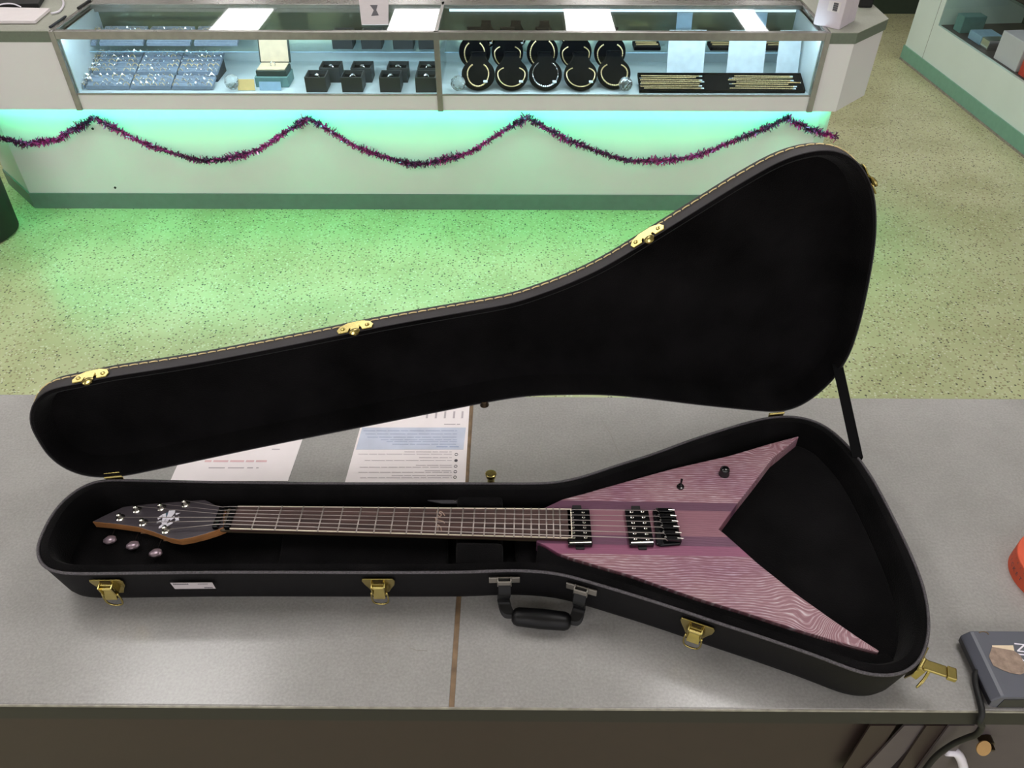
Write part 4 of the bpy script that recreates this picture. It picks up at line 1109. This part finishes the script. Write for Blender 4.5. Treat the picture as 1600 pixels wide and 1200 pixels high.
for pl in (((680,290),(690,350),(740,430),(800,390),(750,350),(765,312),(820,330),(880,410)), ((640,460),(660,520),(640,590)), ((660,490),(740,530),(850,560),(872,600)), ((660,700),(662,790)), ((712,790),(720,660),(780,700),(795,790)), ((735,650),(700,640),(660,680))):
    m.tube(smoothloop([G(640+a/16, 780+b/16, ZF+.0001) for a, b in pl], 4, False), .0007, 5)
m.build('inlay', M['inlay'], fb)
# nut and string retainer
MB().obox(F2(.0, 0, ZF-.001), d*.0045, lat*.0205, Vector((0, 0, .004))).obox(F2(-.018, 0, ZF-.001), d*.004, lat*.0205, Vector((0, 0, .0035))).build('locking_nut', M['black_gloss'], gt, bevel=.001)
# headstock
HT = math.tan(math.radians(7))
hn = (Vector((0, 0, 1))+d*-HT); hn = (Vector((0, 0, 1))-d*HT).normalized()
hp0 = F2(-.018, 0, ZF-.005)
def H(u, v, lift=0): return GP(u, v, hp0+hn*lift, hn)
HEAD = [(144,815),(166,804),(193,791.6),(240,786),(290,780.5),(316,779.5),(326,783.5),(338,790),(350,793),(349,824),(335,829.5),(318,835),(296,840.5),(280,843),(264,840.5),(240,831),(216,823.5),(180,818.5)]
hs = MB().prism([H(u, v) for u, v in HEAD], -hn*.0135).build('headstock', [M['head_black'], M['neck_wood']], gt, bevel=.001)
for p in hs.data.polygons:
    if abs(p.normal.dot(hn)) < .5: p.material_index = 1
lg = MB()
for sh_ in (((455,240),(585,232),(575,290),(480,395),(395,520),(330,520),(400,400),(430,320)), ((310,320),(388,297),(395,400),(375,430),(330,522),(300,500),(320,400)), ((240,612),(245,575),(330,505),(395,520),(540,462),(530,500),(430,560),(330,582)),
            ((215,390),(302,330),(312,370),(225,430)), ((195,470),(300,440),(300,475),(200,500)), ((590,290),(690,288),(600,335)), ((570,390),(670,365),(655,410),(670,440),(580,465),(595,425)), ((470,402),(570,350),(560,392),(480,452))):
    lg.prism([H(230+a/13.33, 780+b/13.33, .0001) for a, b in sh_], hn*.0004)
lg.prism([H(230+a/13.33, 780+b/13.33, .0001) for a, b in ((392,290),(450,270),(425,325),(402,370))], hn*.0003, 1)
lg.build('logo', [M['logo_white'], M['logo_blue']], hs)
posts = [(290.7, 788), (253, 793.5), (214.7, 797), (188.7, 809.5), (224.4, 817.5), (260, 829)]
PT = []
for i, (u, v) in enumerate(posts):
    c = H(u, v); PT.append(c)
    tm = MB().lathe([(.0068, 0), (.0068, .0012), (.005, .002), (.0034, .0022), (.0028, .006), (.0036, .0085), (.002, .0095)], c, axis=hn, n=20)
    sgn = 1 if i < 3 else -1
    tm.obox(c-hn*.0175, d*.007, lat*.009, hn*.004)
    o = tm.build('tuning_machine', M['steel'], gt, smooth=True)
    e = c-hn*.016+lat*sgn*(.013 if sgn < 0 else .019)-d*(.012 if sgn < 0 else .003)
    bt = MB().cyl(e-lat*sgn*.010, e+lat*sgn*.012, .0012, n=10, mi=1)
    k0 = len(bt.v); ec = e+lat*sgn*.016
    bt.lathe([(.001, -.0075), (.0065, -.006), (.0105, 0), (.009, .0045), (.003, .0075)], ec, axis=lat*sgn, n=18)
    for q in range(k0, len(bt.v)): bt.v[q] = bt.v[q]-hn*((bt.v[q]-ec).dot(hn)*.55)
    bt.build('tuner_button', [M['tuner_button'], M['black_metal']], o, smooth=True)
# pickups
def quad(c, z, h, name, m_, bev=.0015): return MB().prism([G(u, v, z) for u, v in c], (0, 0, -h)).build(name, m_, gt, bevel=bev)
zpk = 1.0785
pk = [((884.5, 793.6), (921, 794.6), (926, 850.5), (888, 851.5)), ((976, 795), (1013, 796), (1022.5, 850.5), (984, 851.5))]
poles = [[((345, 258), (362, 512)), ((455, 258), (480, 512))], [((938, 255), (978, 525)), ((1048, 252), (1100, 530))]]
tabs = [(((894, 789), (908, 789), (909, 796), (894, 796)), ((898, 848), (912, 848), (913.5, 857.5), (900, 857.5))), (((986, 790), (1000, 790), (1001, 797), (986, 797)), ((995, 848), (1010, 848), (1011, 858), (998, 858)))]
for i in range(2):
    p = quad(pk[i], zpk, .0075, 'pickup', M['black_gloss'])
    m = MB()
    for tb in tabs[i]: m.prism([G(u, v, ZB+.0025) for u, v in tb], (0, 0, -.0025))
    m.build('mounting_tab', M['black_matte'], p, bevel=.0008)
    e0_, e1_ = G(pk[i][3][0]+2, pk[i][3][1]-3.5, zpk), G(pk[i][2][0]-2, pk[i][2][1]-3.5, zpk)
    MB().cyl(e0_, e1_, .0013, n=10).build('pickup_highlight', M['steel'], p)  # bright bar added as the highlight along the pickup's front edge
    for col_ in poles[i]:
        for k in range(6):
            u = 840+(col_[0][0]+(col_[1][0]-col_[0][0])*k/5)/6.4; v = 760+(col_[0][1]+(col_[1][1]-col_[0][1])*k/5)/6.4
            MB().lathe([(.0025, 0), (.0025, .0006), (.0016, .0011)], G(u, v, zpk), n=12).build('pole_screw', M['steel'], p)
bz = 1.0755
br = MB().prism([G(u, v, bz) for u, v in ((1019.7, 796), (1030, 793.8), (1050, 793.6), (1054, 796), (1065.5, 845), (1063, 850), (1032, 852.5), (1026, 850))], (0, 0, -.0045)).build('bridge', M['black_metal'], gt, bevel=.0015)
sad = [(1026, 797.5), (1029, 806.5), (1031.4, 815), (1033.5, 823.5), (1036.5, 833), (1039.5, 842)]
SP = []
for k, (u, v) in enumerate(sad):
    c = G(u+3, v+.5, 1.0785); SP.append(G(u, v, 1.0835))
    m = MB().obox(c+d*.008, d*.012, lat*.0036, Vector((0, 0, .0028)))
    o = m.build('saddle', M['black_gloss'], br, bevel=.0008)
    MB().cyl(c-d*.003+Vector((0, 0, .002)), c-d*.003+Vector((0, 0, .0046)), .0018, n=8).cyl(c+d*.014+Vector((0, 0, .003)), c+d*.023+Vector((0, 0, .002)), .0011, n=8).build('saddle_screw', M['steel'], o)
# strings
for k in range(6):
    a = PT[k]+hn*.0055+lat*(.003 if k < 3 else -.003)
    l0 = .0165-.0066*k; nt_ = F2(0, l0, ZF+.0045); rt = F2(-.018, l0*1.0, ZF+.003); en = SP[k]+d*.0
    rad = (.00028, .00034, .00042, .0005, .0006, .0007)[k] if True else 0
    MB().tube([a, rt, nt_, en, en+d*.004-Vector((0, 0, .004))], max(rad, .00034), 6).build('string', M['fret'], gt, smooth='all')
# knob and switch
c = G(1131, 741, ZB)
MB().lathe([(.0085, 0), (.0085, .002), (.0078, .003), (.0076, .010), (.0066, .0128), (.004, .0145), (.001, .015)], c, n=28).build('volume_knob', M['black_gloss'], gt, smooth=True)
c = G(1063, 761, ZB)
MB().lathe([(.006, 0), (.0055, .002), (.003, .003), (.003, .006)], c, n=20).cyl(c+Vector((0, 0, .005)), c+Vector((.001, .004, .014)), .0013, .002, n=10).build('toggle_switch', M['black_gloss'], gt, smooth=True)
c = G(942, 866, ZB)

# ------------------------------------------------------------------ things at the right of the near counter
# ticket roll
c = Vector((.806, .704, ZN)); R0 = .063; Hh = .034
tr = empty('ticket_roll', c, 'orange paper ticket roll at the right edge of the counter', 'ticket roll')
MB().lathe([(R0, 0), (R0, Hh-.001), (R0-.001, Hh), (.019, Hh), (.018, Hh-.001), (.018, 0)], c, n=64, close=False).build('roll', M['orange'], tr, smooth=True)
m = MB()
for rr_ in (.024, .033, .042, .052): m.tube([c+Vector((rr_*math.cos(a), rr_*math.sin(a), Hh+.00005)) for a in [2*PI*k/48 for k in range(48)]], .0003, 4, closed=True)
m.build('roll_winding', M['red_inner'], tr)
MB().lathe([(.0182, .0002), (.0182, Hh+.0006), (.0168, Hh+.0006), (.0168, .0002)], c, n=40, close=False).build('roll_core', M['red_inner'], tr)
m = MB(); wtxt = 'TICKET '; k = 0
for a in range(0, 360, 8):
    ch = wtxt[k % 7]; k += 1
    if ch == ' ': continue
    an = math.radians(150+a); n_ = Vector((math.cos(an), math.sin(an), 0)); tt = Vector((-math.sin(an), math.cos(an), 0))
    text_mb(ch, .0095, c+n_*(R0+.0002)+Vector((0, 0, .014)), tt, (0, 0, 1), mb=m)
    text_mb(ch, .005, c+n_*(R0+.0002)+Vector((0, 0, .028)), tt, (0, 0, 1), mb=m)
m.build('ticket_print', M['ink_dark'], tr)
# dark device with torn label
zt2 = 1.030
a, b = G(1519, 985, zt2), G(1571, 1089, zt2)
xa, y1, y0 = (a.x+b.x)/2, a.y, b.y
dv = empty('terminal_box', (xa+.1, (y0+y1)/2, ZN), 'slate grey electronic box with torn sticker at lower right counter corner', 'electronic device')
xe = xa+.21
m = MB(); prof = [(-.0, zt2), (-.004, zt2-.001), (-.013, zt2-.012), (-.012, ZN+.006), (-.004, ZN+.001), (.01, ZN+.001)]
MB().prism([(xa+px_, y0, z_) for px_, z_ in prof]+[(xe, y0, ZN+.001), (xe, y0, zt2)], (0, y1-y0, 0)).build('device_body', [M['device']], dv, bevel=.0025, segs=3)
db = bpy.data.objects['device_body']; db.data.materials.append(M['device_edge'])
for p in db.data.polygons:
    if p.normal.x < -.3 and p.normal.z < .6: p.material_index = 1
MB().prism([(xa+.002, y0-.0006, zt2-.006), (xe, y0-.0006, zt2-.006), (xe, y0-.0006, ZN+.003), (xa, y0-.0006, ZN+.003)], (0, .002, 0)).build('front_face', M['device_edge'], dv)
MB().prism([G(u, v, zt2+.0001) for u, v in ((1550, 1008.5), (1583, 1008.5), (1585, 1018), (1551, 1018))], (0, 0, .0003)).build('label_strip', M['cream'], dv)
MB().prism([G(u, v, zt2+.0004) for u, v in ((1550, 1011), (1562, 1013), (1584, 1017), (1594, 1024), (1601, 1038), (1606, 1050), (1594, 1054), (1580, 1052), (1566, 1047), (1552, 1040), (1545, 1026))], (0, 0, .0005)).build('torn_label', M['torn'], dv)
text_mb('KIN', .020, G(1600, 1022, zt2+.0002), (.12, 1, 0), (-1, .12, 0)).build('lettering', M['logo_white'], dv)
cc = G(1537, 990, zt2+.0002)
MB().tube([cc+Vector((.006*math.cos(x), .003*math.sin(x), 0)) for x in [PI*k/10-.4 for k in range(11)]], .0008, 5).build('round_mark', M['seam'], dv)
pts = [G(1527, 1047, 1.016), G(1524, 1056, 1.012), G(1526, 1075, 1.006), G(1531, 1095, 1.006)]
q = G(1534, 1110, 1.006); pts += [Vector((q.x, .494, 1.004)), Vector((q.x-.001, .488, .992)), GY(1534, 1135, .492), GY(1526, 1147, .500), GY(1508, 1154, .515), GY(1488, 1163, .52), GY(1462, 1182, .525), GY(1440, 1210, .525)]
tag(MB().tube(smoothloop(pts, 5, False), .0042, 10).build('black_cable', M['black_matte'], smooth='all'), 'black cable running from the electronic box over the counter edge', 'cable')
# smudge on the counter front edge
